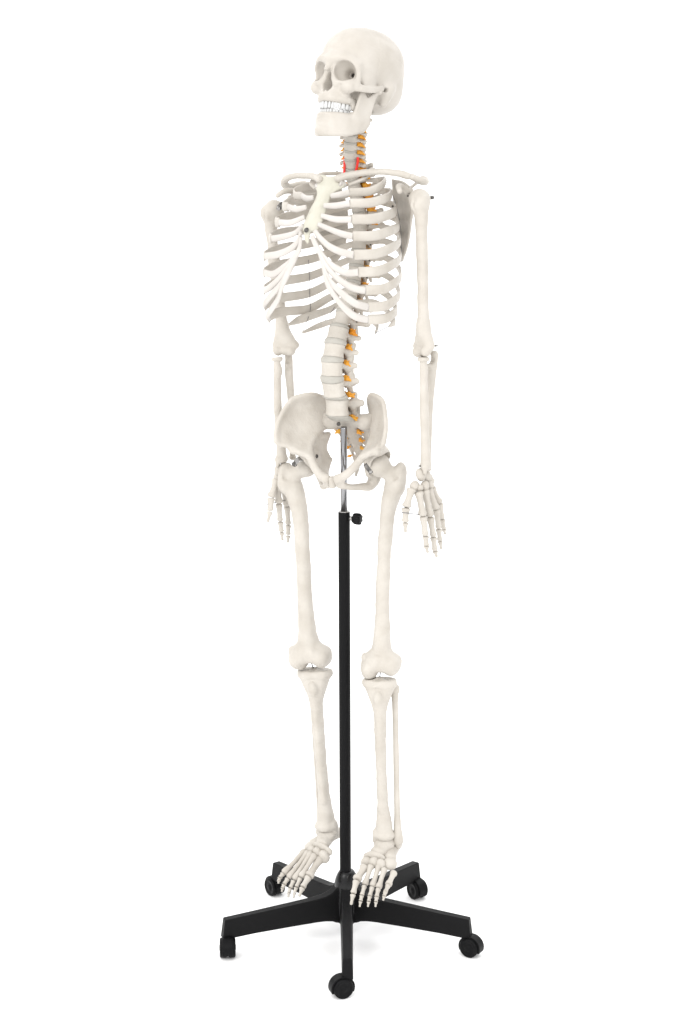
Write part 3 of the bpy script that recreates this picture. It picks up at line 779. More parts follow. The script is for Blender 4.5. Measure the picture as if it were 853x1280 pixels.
# scapulae
def scap_clay(s):
    c = Clay()
    g = [[(62, 72, 1528, 2), (56, 86, 1500, 2), (55, 95, 1465, 1.8), (58, 97, 1430, 1.8), (68, 90, 1392, 3), (80, 82, 1376, 3.2)],
         [(80, 62, 1526, 2.3), (76, 76, 1502, 2.2), (74, 84, 1468, 2.1), (74, 87, 1432, 2.2), (76, 86, 1402, 2.4), (82, 81, 1381, 3)],
         [(104, 46, 1522, 2.3), (100, 58, 1500, 2.2), (95, 68, 1472, 2.2), (90, 76, 1440, 2.3), (88, 80, 1410, 2.4), (87, 79, 1388, 3)],
         [(134, 25, 1508, 4), (134, 30, 1496, 5), (126, 42, 1474, 4), (116, 54, 1450, 3.4), (104, 66, 1420, 3.2), (91, 76, 1394, 3)]]
    c.patch([[(s * x, y, z + (0 if s > 0 else -8), r) for x, y, z, r in row] for row in g], (34, 56), 1.5)
    dz = 0 if s > 0 else -8
    c.ell((s * 141, 20, 1492 + dz), (6, 10, 15), 5)
    c.ell((s * 149, 15, 1492 + dz), (5, 9, 13), 3, sub=True)
    # spine of the scapula and acromion
    c.patch([[(s * 60, 92, 1503 + dz, 2.4), (s * 88, 72, 1506 + dz, 2.3), (s * 112, 54, 1508 + dz, 2.3)], [(s * 60, 95, 1504 + dz, 2.6), (s * 92, 90, 1514 + dz, 2.6), (s * 124, 70, 1526 + dz, 3)]], (12, 30), 2)
    c.chain([(s * 122, 70, 1525 + dz, 5.5), (s * 138, 60, 1529 + dz, 8), (s * 152, 42, 1523 + dz, 9), (s * 154, 24, 1525 + dz, 9), (s * 146, 8, 1532 + dz, 8)], 4, 10, flat=((0, 0, 1), 1.35))
    c.chain([(s * 128, 18, 1506 + dz, 6.5), (s * 124, 4, 1514 + dz, 6), (s * 130, -14, 1514 + dz, 5.5), (s * 139, -24, 1506 + dz, 5)], 4, 10)
    return c
scaps = {}
for s in (1, -1):
    scaps[s] = clay_obj('scapula', scap_clay(s).build(1.3, 1, .22, 9, 15), M['bone'], skel)
# fine wires that space the ribs
def wire(pts, parent, r=.0005, n=40):
    mb = MB(); sweep(mb, [(*p, r, r) for p in pts], V(.2, 1, .1), 6, n); return mb.obj('wire', M['wire'], parent)
def onrib(s, k, t, off=.003):
    R = catmull(ribs[(s, k)][1], 61); p = R[int(t * 60), :3]; cen = V(0, -.02, p[2]); return p + unit(p - cen) * off
wire([onrib(1, k, t) for k, t in ((2, .33), (3, .34), (4, .35), (5, .35), (6, .35), (7, .36), (8, .36), (9, .38), (10, .42))], skel)
wire([onrib(-1, k, .47, -.0045) for k in (7, 8, 9, 10)] + [onrib(-1, 11, .7, -.004), V(*ribs[(-1, 12)][1][-1][:3])], skel, .0005, 60)
wire([onrib(-1, 10, .27, -.0045), onrib(-1, 11, .34, -.004), onrib(-1, 12, .6, -.003)], skel, .0005)
wire([onrib(1, 11, .97, 0), V(*ribs[(1, 12)][1][-1][:3])], skel, .0007)
wire([onrib(1, 10, .55, 0), onrib(1, 11, .8, 0)], skel)
print('thorax', round(time.time() - ts, 1))

# small screw heads that fix the ribs
for (u, v, l, par, r_) in ((482.5, 225.5, .075, ribs[(1, 1)][0], .0022), (491, 258, .098, ribs[(1, 4)][0], .0028), (463.5, 306, .035, verts_[13][0], .0022), (462, 326, .035, verts_[14][0], .0022), (459, 347, .035, verts_[15][0], .0022), (446, 402.5, .022, verts_[18][0], .0018), (510, 245, .132, scaps[1], .0022), (421.5, 214, .004, verts_[7][0], .0016)):
    p_ = onx(u, v, l); bolt('bolt', p_, unit(_body(CAMP) - p_), r_ * .62, par, M['darksteel'], .006)
# ---------------------------------------------------------------- pelvis
ts = time.time()
PVX = place(rotm(9, 10.4, -2.7), .962, V(.005, -.0127, .9906))
def hip_clay(s):
    c = Clay()
    # iliac wing: rows from the crest down to the pelvic brim
    g = [[(119, -50, 56, 5.5), (121, -37, 80, 4.8), (113, -14, 107, 4.6), (99, 8, 127, 4.8), (70, 29, 131, 4.8), (52, 51, 118, 5), (43, 68, 98, 6), (42, 76, 76, 6)],
         [(112, -45, 47, 5.5), (117, -31, 70, 3.8), (112, -10, 90, 3.4), (101, 12, 104, 2.8), (80, 32, 108, 3), (62, 50, 100, 3), (48, 64, 84, 6), (43, 70, 68, 6)],
         [(102, -38, 44, 6), (105, -22, 56, 4.2), (101, -4, 66, 3.4), (90, 14, 76, 3.4), (75, 30, 80, 4), (60, 46, 78, 4.5), (49, 58, 70, 6.5), (45, 64, 60, 6)],
         [(92, -30, 32, 8), (92, -18, 36, 8), (88, -4, 42, 6.5), (80, 10, 50, 5.5), (68, 24, 56, 6), (58, 38, 58, 6), (51, 50, 56, 6), (47, 58, 52, 5)]]
    c.patch([[(s * x, y, z, r) for x, y, z, r in row] for row in g], (40, 64), 3)
    c.chain([(s * 92, -32, 32, 8), (s * 90, -10, 30, 13), (s * 82, 6, 26, 12)], 6, 6)
    c.ell((s * 80, 2, 6), (26, 27, 29), 8)                                    # around the socket
    c.chain([(s * 58, 40, 55, 5), (s * 64, 14, 44, 6), (s * 64, -12, 28, 7), (s * 51, -34, 9, 8.5), (s * 33, -50, -9, 8.5), (s * 14, -58, -19, 9)], 5, 20)
    c.patch([[(s * 92, -32, 34, 7), (s * 86, -6, 42, 6), (s * 76, 14, 52, 5), (s * 62, 36, 58, 5)], [(s * 60, -32, 20, 7), (s * 66, -10, 32, 6), (s * 66, 12, 45, 6), (s * 59, 38, 54, 5)]], (16, 24), 4)   # brim and upper ramus
    c.patch([[(s * 63, 22, 46, 5), (s * 67, -4, 28, 6), (s * 62, -18, 6, 6), (s * 58, -10, -24, 5)], [(s * 58, 40, 42, 5), (s * 62, 18, 16, 5), (s * 60, 8, -10, 5), (s * 58, 6, -34, 6)], [(s * 52, 56, 38, 5), (s * 57, 42, 12, 4), (s * 50, 42, -12, 3.5), (s * 56, 26, -36, 7)]], (26, 30), 4)    # inner wall
    c.patch([[(s * 10, -57, -16, 6), (s * 11, -56, -26, 6), (s * 11, -52, -35, 5)], [(s * 22, -54, -16, 6), (s * 20, -52, -26, 5), (s * 19, -48, -38, 5)]], (8, 12), 4)  # pubic body
    c.chain([(s * 14, -50, -33, 6.5), (s * 30, -36, -43, 6.8), (s * 43, -16, -49, 8), (s * 51, 4, -54, 10), (s * 57, 16, -44, 13), (s * 64, 16, -22, 15)], 4, 18)  # lower ramus, sit bone
    c.cap((s * 58, 30, -14), (s * 47, 44, -13), 6, 3, 5)                      # spine of the ischium
    c.ell((s * 92, -4, -3), (25.5, 25.5, 25.5), 3, sub=True)                  # socket
    c.ell((s * 38, -26, -20), (14, 17, 13), 4, R=rotm(s * -35, 0, 0), sub=True)    # opening
    return c
hips = {}
for s in (1, -1): hips[s] = clay_obj('hip_bone', hip_clay(s).build(1.5, 1, .25, 11, 20), M['bone'], skel, PVX)
hips[-1]['label'] = 'hip bone on the right side, its broad inner face turned to the viewer'
hips[1]['label'] = 'hip bone on the left side, its wing seen nearly edge-on'
c = Clay()
c.ecyl((0, 42, 78), 24, 16, 10, 2, 0, 3, R=rotm(0, 34, 0))
for s in (-1, 1): c.ell((s * 37, 46, 68), (20, 15, 17), 6)
rowsS = []
for (y, z, hw, r) in ((46, 70, 50, 12), (60, 50, 46, 9), (72, 28, 36, 7.5), (78, 6, 27, 6.5), (76, -14, 17, 5.5), (68, -28, 9, 5)):
    rowsS.append([(-hw, y + 7, z + 6, r * .8), (-hw * .5, y + 1, z + 1, r), (0, y, z, r), (hw * .5, y + 1, z + 1, r), (hw, y + 7, z + 6, r * .8)])
c.patch(rowsS, (40, 34), 3)
for s in (-1, 1):
    c.cap((s * 18, 58, 84), (s * 17, 62, 98), 6, 5, 4)
    for (y, z, x) in ((56, 50, 19), (67, 28, 16), (72, 8, 13), (70, -10, 10)): c.cap((s * x, y - 16, z), (s * x, y + 16, z), 4, None, 2, sub=True)
for (y, z) in ((70, 60), (82, 38), (88, 14)): c.ell((0, y + 3, z), (4, 6, 9), 5)
c.chain([(0, 68, -30, 6), (0, 60, -42, 4.6), (0, 52, -50, 3)], 3)
sac = clay_obj('sacrum', c.build(1.5, 1, .4, 9, 22), M['bone'], skel, PVX)
for s in (-1, 1):
    for (y, z, x, r) in ((46, 48, 21, .8), (56, 27, 18, .7), (62, 8, 15, .6), (62, -10, 12, .5)):
        b_ = PVX(np.array([[s * x, y, z]]))[0]; Rm = np.array([[s * .75, 0, .6], [-.5, 1, 0], [-.3, 0, -.8]]).T
        Rm = np.array([[s, 0, 0], [0, 1, 0], [0, 0, 1]]) @ rotm(-35, 0, 0)
        clay_obj('nerve_root', NRV['L'], M['nerve'], sac, place(Rm, r, b_), mirror=s < 0)
recalc(MB().obj('x', M['disc'])) if False else None
# small disc in front where the two pubic bones meet
c = Clay(); c.ecyl((0, -57, -26), 7, 8.5, 12, 4); clay_obj('pubic_disc', c.build(1.2, 1), M['bone'], skel, PVX)
camd = _body(CAMP)
def tocam(p): return unit(camd - p)
def pv(*p): return PVX(np.array([p], float))[0]
bolt('bolt', pv(-57, -4, 10) + V(.000, 0, 0), V(1, -.1, .1), .0042, hips[-1])
p_ = onx(423.5, 530, 0.); bolt('bolt', p_, tocam(p_), .0030, sac, M['darksteel'], .010)

# ---------------------------------------------------------------- legs
def fr3(z, x):
    z = unit(z); x = unit(x - z * (x @ z)); return np.array([x, np.cross(z, x), z]).T
def limb(A, B, a, b, xdir, s=1, sxy=1.0):
    """map local mm (A at a, B at b) to the skeleton, x pointing along xdir; s=-1 mirrors x"""
    a = np.array(a, float); b = np.array(b, float)
    u0 = unit(a - b); R0 = fr3(u0, V(1, 0, 0)); k = np.linalg.norm(A - B) / np.linalg.norm(a - b) * 1000
    R1 = fr3(unit(A - B), np.array(xdir, float))
    def X(P):
        P = np.asarray(P, float) - a; q = P @ R0; q[:, 0] *= sxy * s; q[:, 1] *= sxy; q[:, 2] *= k
        return (q / 1000.) @ R1.T + A
    return X
def femur_clay(q, med=0, lat=0):
    c = Clay()
    c.ell((0, 0, 0), (22.5, 22.5, 22.5), 3).cap((6, 1, -4), (32, 3, -22), 14.5, 15, 7, flat=((0, 1, 0), 1.15))
    c.ell((43, 6, -12), (13, 18, 20), 8).ell((41, -2, -32), (15, 17, 22), 8).ell((22, 16, -62), (9, 9, 12), 6)
    c.chain([(q[0], 4, -40, 19.5), (q[1], 1, -68, 17), (q[2], -3, -110, 14.8), (q[3], -6, -170, 14.2), (q[4], -6, -240, 14.4), (q[5], -4, -300, 15.8), (22, -1, -342, 18.5)], 6, 22)
    c.cap((24, -2, -345), (5, 0, -370), 13, 17, 9).cap((20, -2, -345), (38, 0, -370), 13, 17, 9)
    c.ell((-1, 4, -383 - med), (20, 30, 22.5), 5).ell((43, 4, -381 - lat), (20, 30, 22.5), 5).ell((21, -12, -374), (26, 17, 19), 6)
    c.ell((-13, 4, -372), (8, 10, 9), 5).ell((55, 4, -370), (8, 10, 9), 5)
    c.cap((21, 34, -398), (21, -8, -412), 9.5, 8, 4, sub=True)
    c.cap((22, -37, -352), (21, -33, -402), 9, 9, 7, sub=True).cap((17, -31, -374), (32, -28, -404), 2.6, 3.4, 2, sub=True)
    c.ell((36, -14, -14), (6, 5, 9), 6, sub=True)
    return c
FEM = {1: femur_clay((31, 25.5, 20.5, 19.5, 20, 21), 7, -2).build(1.8, 1, .65, 11, 30), -1: femur_clay((29, 22, 16.5, 16.5, 18.5, 21), -1, 5).build(1.8, 1, .65, 11, 33)}
def tibia_clay():
    c = Clay()
    c.ecyl((0, 2, -7), 38, 24, 7, 3, 0, 3)
    c.cap((-15, 0, -12), (-1, -4, -60), 19, 13.5, 8).cap((15, 0, -12), (1, -4, -60), 19, 13.5, 8)
    c.ell((0, -21, -36), (9, 8, 15), 7)
    c.chain([(0, -4, -50, 15), (0, -5, -95, 13.6), (-1, -5, -160, 12.4), (-1, -4, -230, 12), (-1, -2, -280, 13), (0, 0, -320, 17), (0, 0, -346, 20)], 6, 20)
    c.ell((0, 0, -350), (25, 19, 12), 6).cap((-18, -2, -344), (-21, -2, -364), 8.5, 6, 5)
    c.ell((-5, 2, 2), (5, 8, 5), 4).ell((6, 4, 2), (4, 7, 4), 4)
    c.ell((-20, 2, 4), (14, 17, 4.5), 3, sub=True).ell((21, 2, 4), (13, 16, 4.5), 3, sub=True)
    c.ell((2, 0, -368), (17, 22, 11), 3, sub=True)
    c.chain([(0, -17, -48, 4.5), (0, -17, -95, 4), (-1, -15, -160, 3.6), (-1, -13, -230, 3.2), (-3, -12, -290, 4)], 9, 12)
    return c
TIB = tibia_clay().build(1.8, 1, .6, 10, 31)
def fibula_clay():
    c = Clay(); c.ell((0, 0, -6), (9, 11, 11), 4).chain([(0, 0, -12, 7.5), (0, 0, -30, 6), (0, 1, -100, 5.8), (0, 1, -200, 6), (0, 0, -290, 6), (0, 0, -325, 8), (1, 0, -350, 10)], 6, 12)
    c.cap((0, 0, -338), (1, 0, -362), 9, 6, 5, flat=((1, 0, 0), 1.25)); return c
FIB = fibula_clay().build(1.3, 2, .15, 14, 32)
LEG = {
 1: dict(h=onx(474, 581, .080), k=onx(476.5, 828, .083), tt=onx(474.5, 849, .084), ta=onx(480.5, 1047, .098), kx=V(.93, .36, 0), fx=V(1, -.02, 0),
         fh=onx(493.5, 857, .100), fa=onx(497.5, 1051, .121), s=1),
 -1: dict(h=onx(382, 582, -.084), k=onx(387.5, 818, -.078), tt=onx(393.5, 837, -.073), ta=onx(408.5, 1036, -.048), kx=V(-.93, -.36, 0), fx=V(-1, 0, 0),
         fh=onx(389, 850, -.098), fa=onx(402, 1040, -.072), s=-1)}
for s in (1, -1):
    d = LEG[s]
    fem = clay_obj('femur', FEM[1], M['bone'], skel, limb(d['h'], d['k'], (0, 0, 0), (21, 2, -378), d['kx'], 1, .97), mirror=False) if s > 0 else None
    if s < 0:
        X0 = limb(d['h'] * V(-1, 1, 1), d['k'] * V(-1, 1, 1), (0, 0, 0), (21, 2, -378), d['kx'] * V(-1, 1, 1), 1, 1.06)
        fem = clay_obj('femur', FEM[-1], M['bone'], skel, lambda P: X0(P) * V(-1, 1, 1), mirror=True)
    if s > 0: tibx = V(.93, .36, 0)
    else: tibx = V(-.93, -.30, 0)
    m_ = V(s, 1, 1)
    X1 = limb(d['tt'] * m_, d['ta'] * m_, (0, 0, 0), (0, 0, -357), tibx * m_, 1, .91 if s > 0 else .98)
    tib = clay_obj('tibia', TIB, M['bone'], skel, lambda P: X1(P) * m_, mirror=s < 0)
    X2 = limb(d['fh'] * m_, d['fa'] * m_, (0, 0, 0), (0, 0, -350), tibx * m_, 1, 1.08)
    clay_obj('fibula', FIB, M['bone'], skel, lambda P: X2(P) * m_, mirror=s < 0)
    # knee wire and hip bracket
    mb = tube(d['k'] + V(0, 0, -.010), d['tt'] + V(0, 0, -.003), .0011, 8); mb.obj('knee_pin', M['wire'], fem)
# U-shaped metal straps over the hip joints
def strap(p, q, nrm, wd, parent, mat, bulge=.006):
    p = np.array(p); q = np.array(q); nrm = unit(nrm); rows = []
    for t in np.linspace(0, 1, 12): rows.append((*(p + (q - p) * t + nrm * bulge * math.sin(PI * t) ** .6), .0009, wd))
    mb = MB(); sweep(mb, rows, nrm, 12, 0 or 24, .35); o = mb.obj('strap', mat, parent); recalc(o); return o
a = onx(458, 579, .055); b = onx(465, 592, .062); a = ony(456.5, 580.5, -.052); b = ony(464.5, 591.5, -.050)
st1 = strap(a, b, tocam(a), .0040, hips[1], M['darksteel'], .003); bolt('bolt', b * .85 + a * .15 + tocam(a) * .004, tocam(a), .0026, hips[1], M['steel'], .002)
a = ony(381, 574.5, -.040); b = ony(368.5, 580, -.050)
st2 = strap(a, b, unit(tocam(a) + V(0, 0, .9)), .0062, hips[-1], M['steel'], .008); bolt('bolt', b + tocam(b) * .001, tocam(b), .0042, hips[-1], M['darksteel'], .003)

# ---------------------------------------------------------------- small long bones of hands and feet
def phalanx(name, p, q, r, parent, flat=.85, kind='mid', ref=V(0, 0, 1)):
    p = np.array(p, float); q = np.array(q, float); t = unit(q - p); L_ = np.linalg.norm(q - p); g = min(.0006, .04 * L_); p = p + t * g; q = q - t * g
    if kind == 'tip': prof = [(0, .55), (.05, .95), (.16, 1.0), (.32, .72), (.62, .50), (.80, .56), (.93, .52), (1, .25)]
    elif kind == 'meta': prof = [(0, .55), (.03, 1.0), (.10, 1.08), (.22, .86), (.50, .72), (.74, .80), (.86, 1.02), (.95, 1.04), (1, .60)]
    else: prof = [(0, .6), (.04, 1.05), (.13, 1.08), (.30, .86), (.58, .76), (.78, .84), (.90, .96), (.97, .80), (1, .45)]
    mb = MB(); rows = [(*(p + (q - p) * u), r * k, r * k * flat) for u, k in prof]
    bow = np.cross(t, V(1, 0, 0)); bow = V(0, 0, 0)
    sweep(mb, rows, ref, 12, n=0); o = mb.obj(name, M['bone'], parent); recalc(o); return o
def blob(name, c, r, parent, R=None, seed=0, extra=()):
    cl = Clay(); cl.ell((0, 0, 0), r, 3)
    for e in extra: cl.ell(*e)
    return clay_obj(name, cl.build(1.1, 0, .55, 5, seed), M['bone'], parent, place(np.eye(3) if R is None else R, 1., c))
# feet
FOOT = {
 1: dict(A=LEG[1]['ta'], base=[onx(456.5, 1083, .086), onx(464.5, 1081, .099), onx(474, 1081, .111), onx(481, 1085, .123), onx(493, 1090, .142)],
         head=[onx(446, 1100, .088), onx(456, 1106.5, .104), onx(465.5, 1108.6, .119), onx(473.2, 1110.5, .133), onx(485.5, 1106.5, .149)],
         tip=[onx(439, 1131.5, .094), onx(449.7, 1134, .111), onx(460, 1134, .127), onx(469.5, 1134, .142), onx(479, 1126, .157)], s=1),
 -1: dict(A=LEG[-1]['ta'], base=[onx(400.5, 1073, -.040), onx(394, 1067.5, -.048), onx(390, 1065, -.057), onx(386.5, 1064, -.066), onx(382, 1063, -.078)],
         head=[onx(386, 1096, -.036), onx(376, 1097, -.050), onx(367.5, 1100, -.063), onx(360, 1098, -.077), onx(354, 1092, -.090)],
         tip=[onx(374, 1121, -.034), onx(367, 1123, -.050), onx(360.5, 1122, -.065), onx(352.5, 1115, -.080), onx(348.2, 1104.5, -.094)], s=-1)}
def yz(v, a):
    return rotm(0, a, 0) @ v
for s in (1, -1):
    d = FOOT[s]; A = d['A']; mbase = sum(d['base'][:4]) / 4; f = mbase - A; fh = V(f[0], f[1], 0)
    yaw = math.degrees(math.atan2(fh[0], -fh[1])); down = math.degrees(math.atan2(-f[2], np.linalg.norm(fh))); dist = np.linalg.norm(f) * 1000
    p_ = down - math.degrees(math.atan2(33, 66)); sc = dist / math.hypot(66, 33) 
    print('foot', s, yaw, down, dist, sc)
    sc = min(max(sc, .62), 1.1); zs = 1.
    R = rotm(yaw, p_, 0); F_ = R @ np.diag([s, 1, 1]).astype(float)
    ROOTS = []
    def part(name, cl, parent, seed):
        return clay_obj(name, cl.build(1.2, 0, .5, 7, seed), M['bone'], parent, place(F_ @ np.diag([1.22, max(sc, .85) if name == 'calcaneus' else sc, 1.0]), 1., A), mirror=s < 0)
    c = Clay(); c.ell((0, -2, -11), (18, 22, 14), 5).cap((0, -10, -15), (-4, -32, -18), 14, 13, 5).ell((0, 6, -3), (14, 14, 6), 4)
    tal = part('talus', c, skel, 41)
    c = Clay(); c.chain([(8, -8, -28, 14), (8, 14, -28, 14), (7, 30, -31, 14), (6, 38, -36, 12)], 6, 8).cap((8, -6, -28), (16, -30, -26), 12.5, 11, 5); part('calcaneus', c, tal, 42)
    c = Clay(); c.ell((20, -45, -31), (12.5, 17, 12), 3); part('cuboid', c, tal, 43)
    c = Clay(); c.ell((-6, -43, -22), (18, 9, 14), 3).ell((-20, -42, -26), (8, 8, 9), 4); part('navicular', c, tal, 44)
    c = Clay(); c.ell((-17, -58, -31), (10, 13, 15), 3); part('cuneiform', c, tal, 45)
    c = Clay(); c.ell((-4, -58, -26), (8.5, 12, 13), 3); part('cuneiform', c, tal, 46)
    c = Clay(); c.ell((8, -58, -28), (8.5, 12, 13), 3); part('cuneiform', c, tal, 47)
    up = unit(np.cross(unit(d['base'][4] - d['base'][0]), unit(d['head'][2] - d['base'][2])))
    if up[2] < 0: up = -up
    for i in range(5):
        b, h_, t = d['base'][i], d['head'][i], d['tip'][i]
        phalanx('metatarsal', b, h_, [.0100, .0072, .0070, .0070, .0074][i], tal, .92, 'meta', up)
        v = t - h_
        if i == 0:
            m1 = h_ + v * .58 + up * .004
            phalanx('toe_bone', h_ + v * .02, m1, .0082, tal, .8, 'mid', up); phalanx('toe_bone', m1, t, .0078, tal, .7, 'tip', up)
            for q in (-1, 1):
                pass
        else:
            m1 = h_ + v * .52 + up * .005; m2 = h_ + v * .76 + up * .004
            phalanx('toe_bone', h_ + v * .02, m1, .0054, tal, .9, 'mid', up); phalanx('toe_bone', m1, m2, .0050, tal, .85, 'mid', up); phalanx('toe_bone', m2, t, .0046, tal, .8, 'tip', up)
print('legs', round(time.time() - ts, 1))
# ---------------------------------------------------------------- arms
ts = time.time()
def humerus_clay():
    c = Clay()
    c.ell((-3, 4, 0), (21, 21, 21), 4).ell((13, -2, -5), (11, 14, 15), 7).ell((3, -15, -10), (7, 6, 9), 5)
    c.chain([(3, 1, -14, 16), (5, 0, -32, 13), (5, 0, -60, 11), (4, 0, -110, 11.4), (2, 1, -170, 10.8), (0, 1, -215, 11.2), (0, 0, -238, 13)], 7, 20)
    c.ell((11, -3, -105), (5, 6, 22), 8)
    c.cap((0, 1, -224), (-20, 3, -264), 10.5, 9.5, 7).cap((0, 1, -224), (18, 2, -264), 10.5, 9, 7).ell((0, 0, -256), (18, 9, 14), 6)
    c.ell((-27, 4, -264), (7, 7, 8), 5)
    c.cap((-17, -1, -274), (-11, -1, -274), 11, 9.5, 2).cap((-11, -1, -274), (-4, -1, -274), 8.5, 9.5, 2).ell((12, -4, -272), (11, 11, 11), 4)
    c.ell((-3, 15, -258), (9, 6, 9), 5, sub=True)
    c.cap((6, -18, 4), (6, -16, -40), 2.4, 2.0, 3, sub=True)
    return c
HUM = humerus_clay().build(1.6, 1, .45, 12, 50)
def radius_clay():
    c = Clay()
    c.ecyl((0, 0, -4), 12, 12, 4.5, 2).cap((0, 0, -8), (0, 0, -24), 7.4, 6.8, 1.5).ell((-3, -2, -30), (7, 7, 10), 4)
    c.chain([(0, 0, -22, 7.6), (2, 0, -60, 8.4), (4, 0, -110, 8.8), (3, 0, -165, 8.8), (0, 0, -195, 10), (0, 0, -214, 11.6)], 6, 12)
    c.ell((0, 0, -219), (15, 10.5, 9), 5).cap((9, 0, -218), (11.5, 0, -231), 6, 4, 4)
    c.ell((-2, 0, -235), (11, 8, 8), 3, sub=True)
    return c
def ulna_clay():
    c = Clay()
    c.chain([(0, 8, 12, 8), (0, 8, 0, 8.5), (0, 5, -14, 9), (0, 3, -30, 9.2), (-2, 2, -70, 8.2), (-2, 1, -120, 7.4), (0, 0, -180, 6.4), (0, 0, -226, 6.4)], 6, 12)
    c.cap((0, -1, -12), (0, -9, -6), 8, 5, 4).cap((-9, -5, 2), (9, -5, 2), 9.5, None, 3, sub=True)
    c.ell((0, 0, -230), (7.8, 7.8, 6), 3).cap((-3, 5, -230), (-3, 5, -239), 3, 2.2, 2)
    return c
RAD = radius_clay().build(1.3, 2, .22, 13, 51); ULN = ulna_clay().build(1.3, 2, .22, 13, 52)
def pln(u, v, y): return ony(u, v, y)
ARM = {
 1: dict(h=ony(524, 250, .0), e=ony(529.5, 437, -.004), hx=V(.93, -.36, 0),
         r0=ony(529.5, 446.5, -.012), r1=ony(532.5, 585, -.018), u0=ony(540.5, 450, .018), u1=ony(535, 586, .020), rx=V(.35, -.93, 0)),
 -1: dict(h=ony(340, 263, .004), e=ony(355.5, 436, .004), hx=V(-.97, -.05, 0),
         r0=ony(346.5, 446.5, -.012), r1=ony(352.5, 576, -.026), u0=ony(360.5, 451, .012), u1=ony(366, 572, .014), rx=V(-.35, -.93, 0))}
ARMO = {}
for s in (1, -1):
    d = ARM[s]; m_ = V(s, 1, 1)
    def LM(A, B, a, b, x, k):
        X_ = limb(A * m_, B * m_, a, b, x * m_, 1, k); return lambda P: X_(P) * m_
    hum = clay_obj('humerus', HUM, M['bone'], skel, LM(d['h'], d['e'], (0, 0, 0), (-1, 0, -270), d['hx'], .98), mirror=s < 0)
    rad = clay_obj('radius', RAD, M['bone'], skel, LM(d['r0'], d['r1'], (0, 0, 0), (0, 0, -222), d['rx'], .95), mirror=s < 0)
    uln = clay_obj('ulna', ULN, M['bone'], skel, LM(d['u0'], d['u1'], (0, 3, 0), (0, 0, -230), V(s * .93, -.35, 0) if s > 0 else V(-.93, -.35, 0), .95), mirror=s < 0)
    ARMO[s] = (hum, rad, uln)
# joint screws and the shoulder strap
p = ony(540.5, 247, .022); bolt('bolt', p, V(.75, .6, .1), .0030, ARMO[1][0], M['darksteel'], .012)
p = ony(545.3, 432, .016); bolt('bolt', p, V(.8, .5, .2), .0020, ARMO[1][0], M['steel'], .008)
p = ony(525.2, 582.5, -.030); bolt('bolt', p, V(-.8, -.5, 0), .0014, ARMO[1][1], M['darksteel'], .006)
a = ony(348.5, 260.5, -.024); b = ony(354.5, 254.5, -.016); st = strap(a, b, unit(tocam(a) + V(0, 0, .3)), .0052, ARMO[-1][0], M['darksteel'], .004); bolt('bolt', a + tocam(a) * .003, tocam(a), .0034, ARMO[-1][0], M['steel'], .003)
# hands
HAND = {
 1: [[onx(515, 611, .186), onx(507.7, 634.5, .182), onx(506.8, 653, .180), onx(507, 666, .179)],
     [onx(523.4, 614, .197), onx(529, 645, .202), onx(532.2, 670, .203), onx(533, 682, .202), onx(535, 691.5, .202)],
     [onx(531.2, 611.6, .200), onx(538, 646, .206), onx(542, 671, .207), onx(544, 688.5, .206), onx(546.2, 696.5, .206)],
     [onx(536.2, 610.5, .200), onx(545.5, 636.5, .206), onx(548.7, 661, .207), onx(550.3, 676, .206), onx(551.9, 687, .206)],
     [onx(540, 609, .199), onx(550.2, 628.5, .204), onx(553.2, 649, .205), onx(555, 661, .204), onx(556.8, 668.5, .204)]],
 -1: [[onx(346, 599, -.146), onx(339, 622, -.152), onx(338, 639, -.150), onx(334.7, 653, -.150)],
     [onx(348, 601, -.144), onx(348.7, 629, -.150), onx(350.5, 652, -.150), onx(352.2, 665, -.149), onx(353.4, 676, -.149)],
     [onx(352.5, 602, -.143), onx(359, 632, -.152), onx(360.5, 656, -.156), onx(360.5, 669, -.156), onx(360, 679, -.156)],
     [onx(357, 602, -.142), onx(367.5, 628, -.146), onx(372, 648, -.146), onx(374, 660, -.146), onx(375.5, 669, -.146)],
     [onx(361, 601, -.142), onx(371.5, 622, -.145), onx(376, 638, -.145), onx(378, 648, -.145), onx(379, 656, -.145)]]}
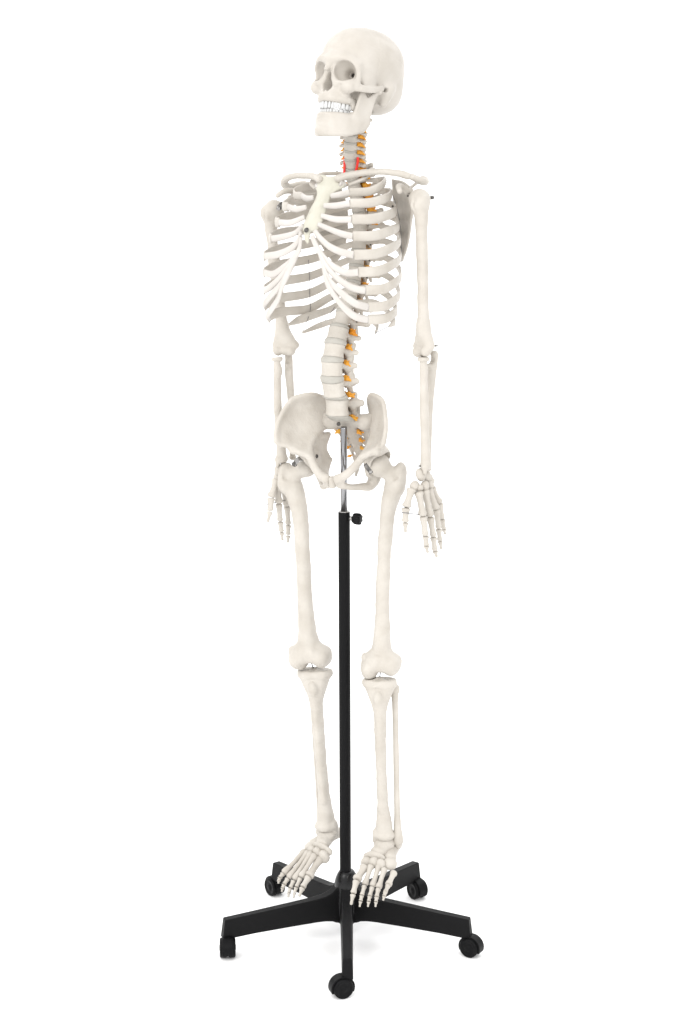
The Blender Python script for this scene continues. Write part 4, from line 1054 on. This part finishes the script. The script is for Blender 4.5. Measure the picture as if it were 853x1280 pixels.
for s in (1, -1):
    H = HAND[s]; d = ARM[s]; wr = d['r1'] * .6 + d['u1'] * .4
    bases = [H[i][0] for i in range(5)]; mid = (bases[2] + bases[1] + bases[3] + bases[4]) / 4
    ax = unit(mid - wr); Lc = np.linalg.norm(mid - wr); ac = unit((bases[4] - bases[1]) - ax * ((bases[4] - bases[1]) @ ax))
    nrm = np.cross(ax, ac)
    hand = None
    R = np.array([ac, nrm, -ax]).T
    if np.linalg.det(R) < 0: R[:, 1] *= -1
    spec = [(-.017, .32, (9, 6.5, 9.5)), (-.003, .28, (8, 6.5, 7.5)), (.009, .32, (7, 6, 7)), (.014, .42, (5, 5.5, 5)), (-.020, .70, (8.5, 7.5, 9)), (-.010, .78, (5.6, 6.5, 6)), (-.001, .70, (7, 7, 9)), (.010, .74, (7, 6.5, 7))]
    B_ = bases; q4 = [B_[0], B_[1], B_[2], (B_[3] + B_[4]) / 2]
    for i, (w_, t, r) in enumerate(spec):
        if i < 4: r = tuple(q * 1.12 for q in r)
        cpos = wr + ax * Lc * (t + .08) + ac * w_ * 1.0 + nrm * (.0015 * math.sin(i * 2.1))
        if i >= 4: cpos = q4[i - 4] * (.84 if i > 4 else .80) + wr * (.16 if i > 4 else .20) + (ax * .003 if i == 4 else 0)
        rr = tuple(q * 1.2 for q in r)
        o = blob('carpal_bone', cpos, rr, hand if hand else skel, R, 60 + i)
        if hand is None: hand = o; hand.name = 'hand'; hand.data.name = 'hand'
    RR = [.0080, .0074, .0074, .0069, .0062]
    for i in range(5):
        J = H[i]; r = RR[i]
        b0 = J[0] * 1.04 - J[1] * .04 if i == 0 else J[0]
        phalanx('metacarpal', b0, J[1], r * 1.12, hand, .9, 'meta', nrm)
        for k in range(1, len(J) - 1):
            last = k == len(J) - 2
            phalanx('finger_bone', J[k], J[k + 1], r * (1.0 if k == 1 else .88 if not last else .80), hand, .8, 'tip' if last else 'mid', nrm)
    # the pin that holds the digits apart
    if s > 0: a, b = onx(502, 640.5, .184), onx(527, 643.5, .200)
    else: a, b = onx(333.5, 630.5, -.156), onx(357, 625.5, -.147)
    tube(a, b, .0008, 8).obj('wire', M['wire'], hand)
print('arms', round(time.time() - ts, 1), 'total', round(time.time() - T0, 1))
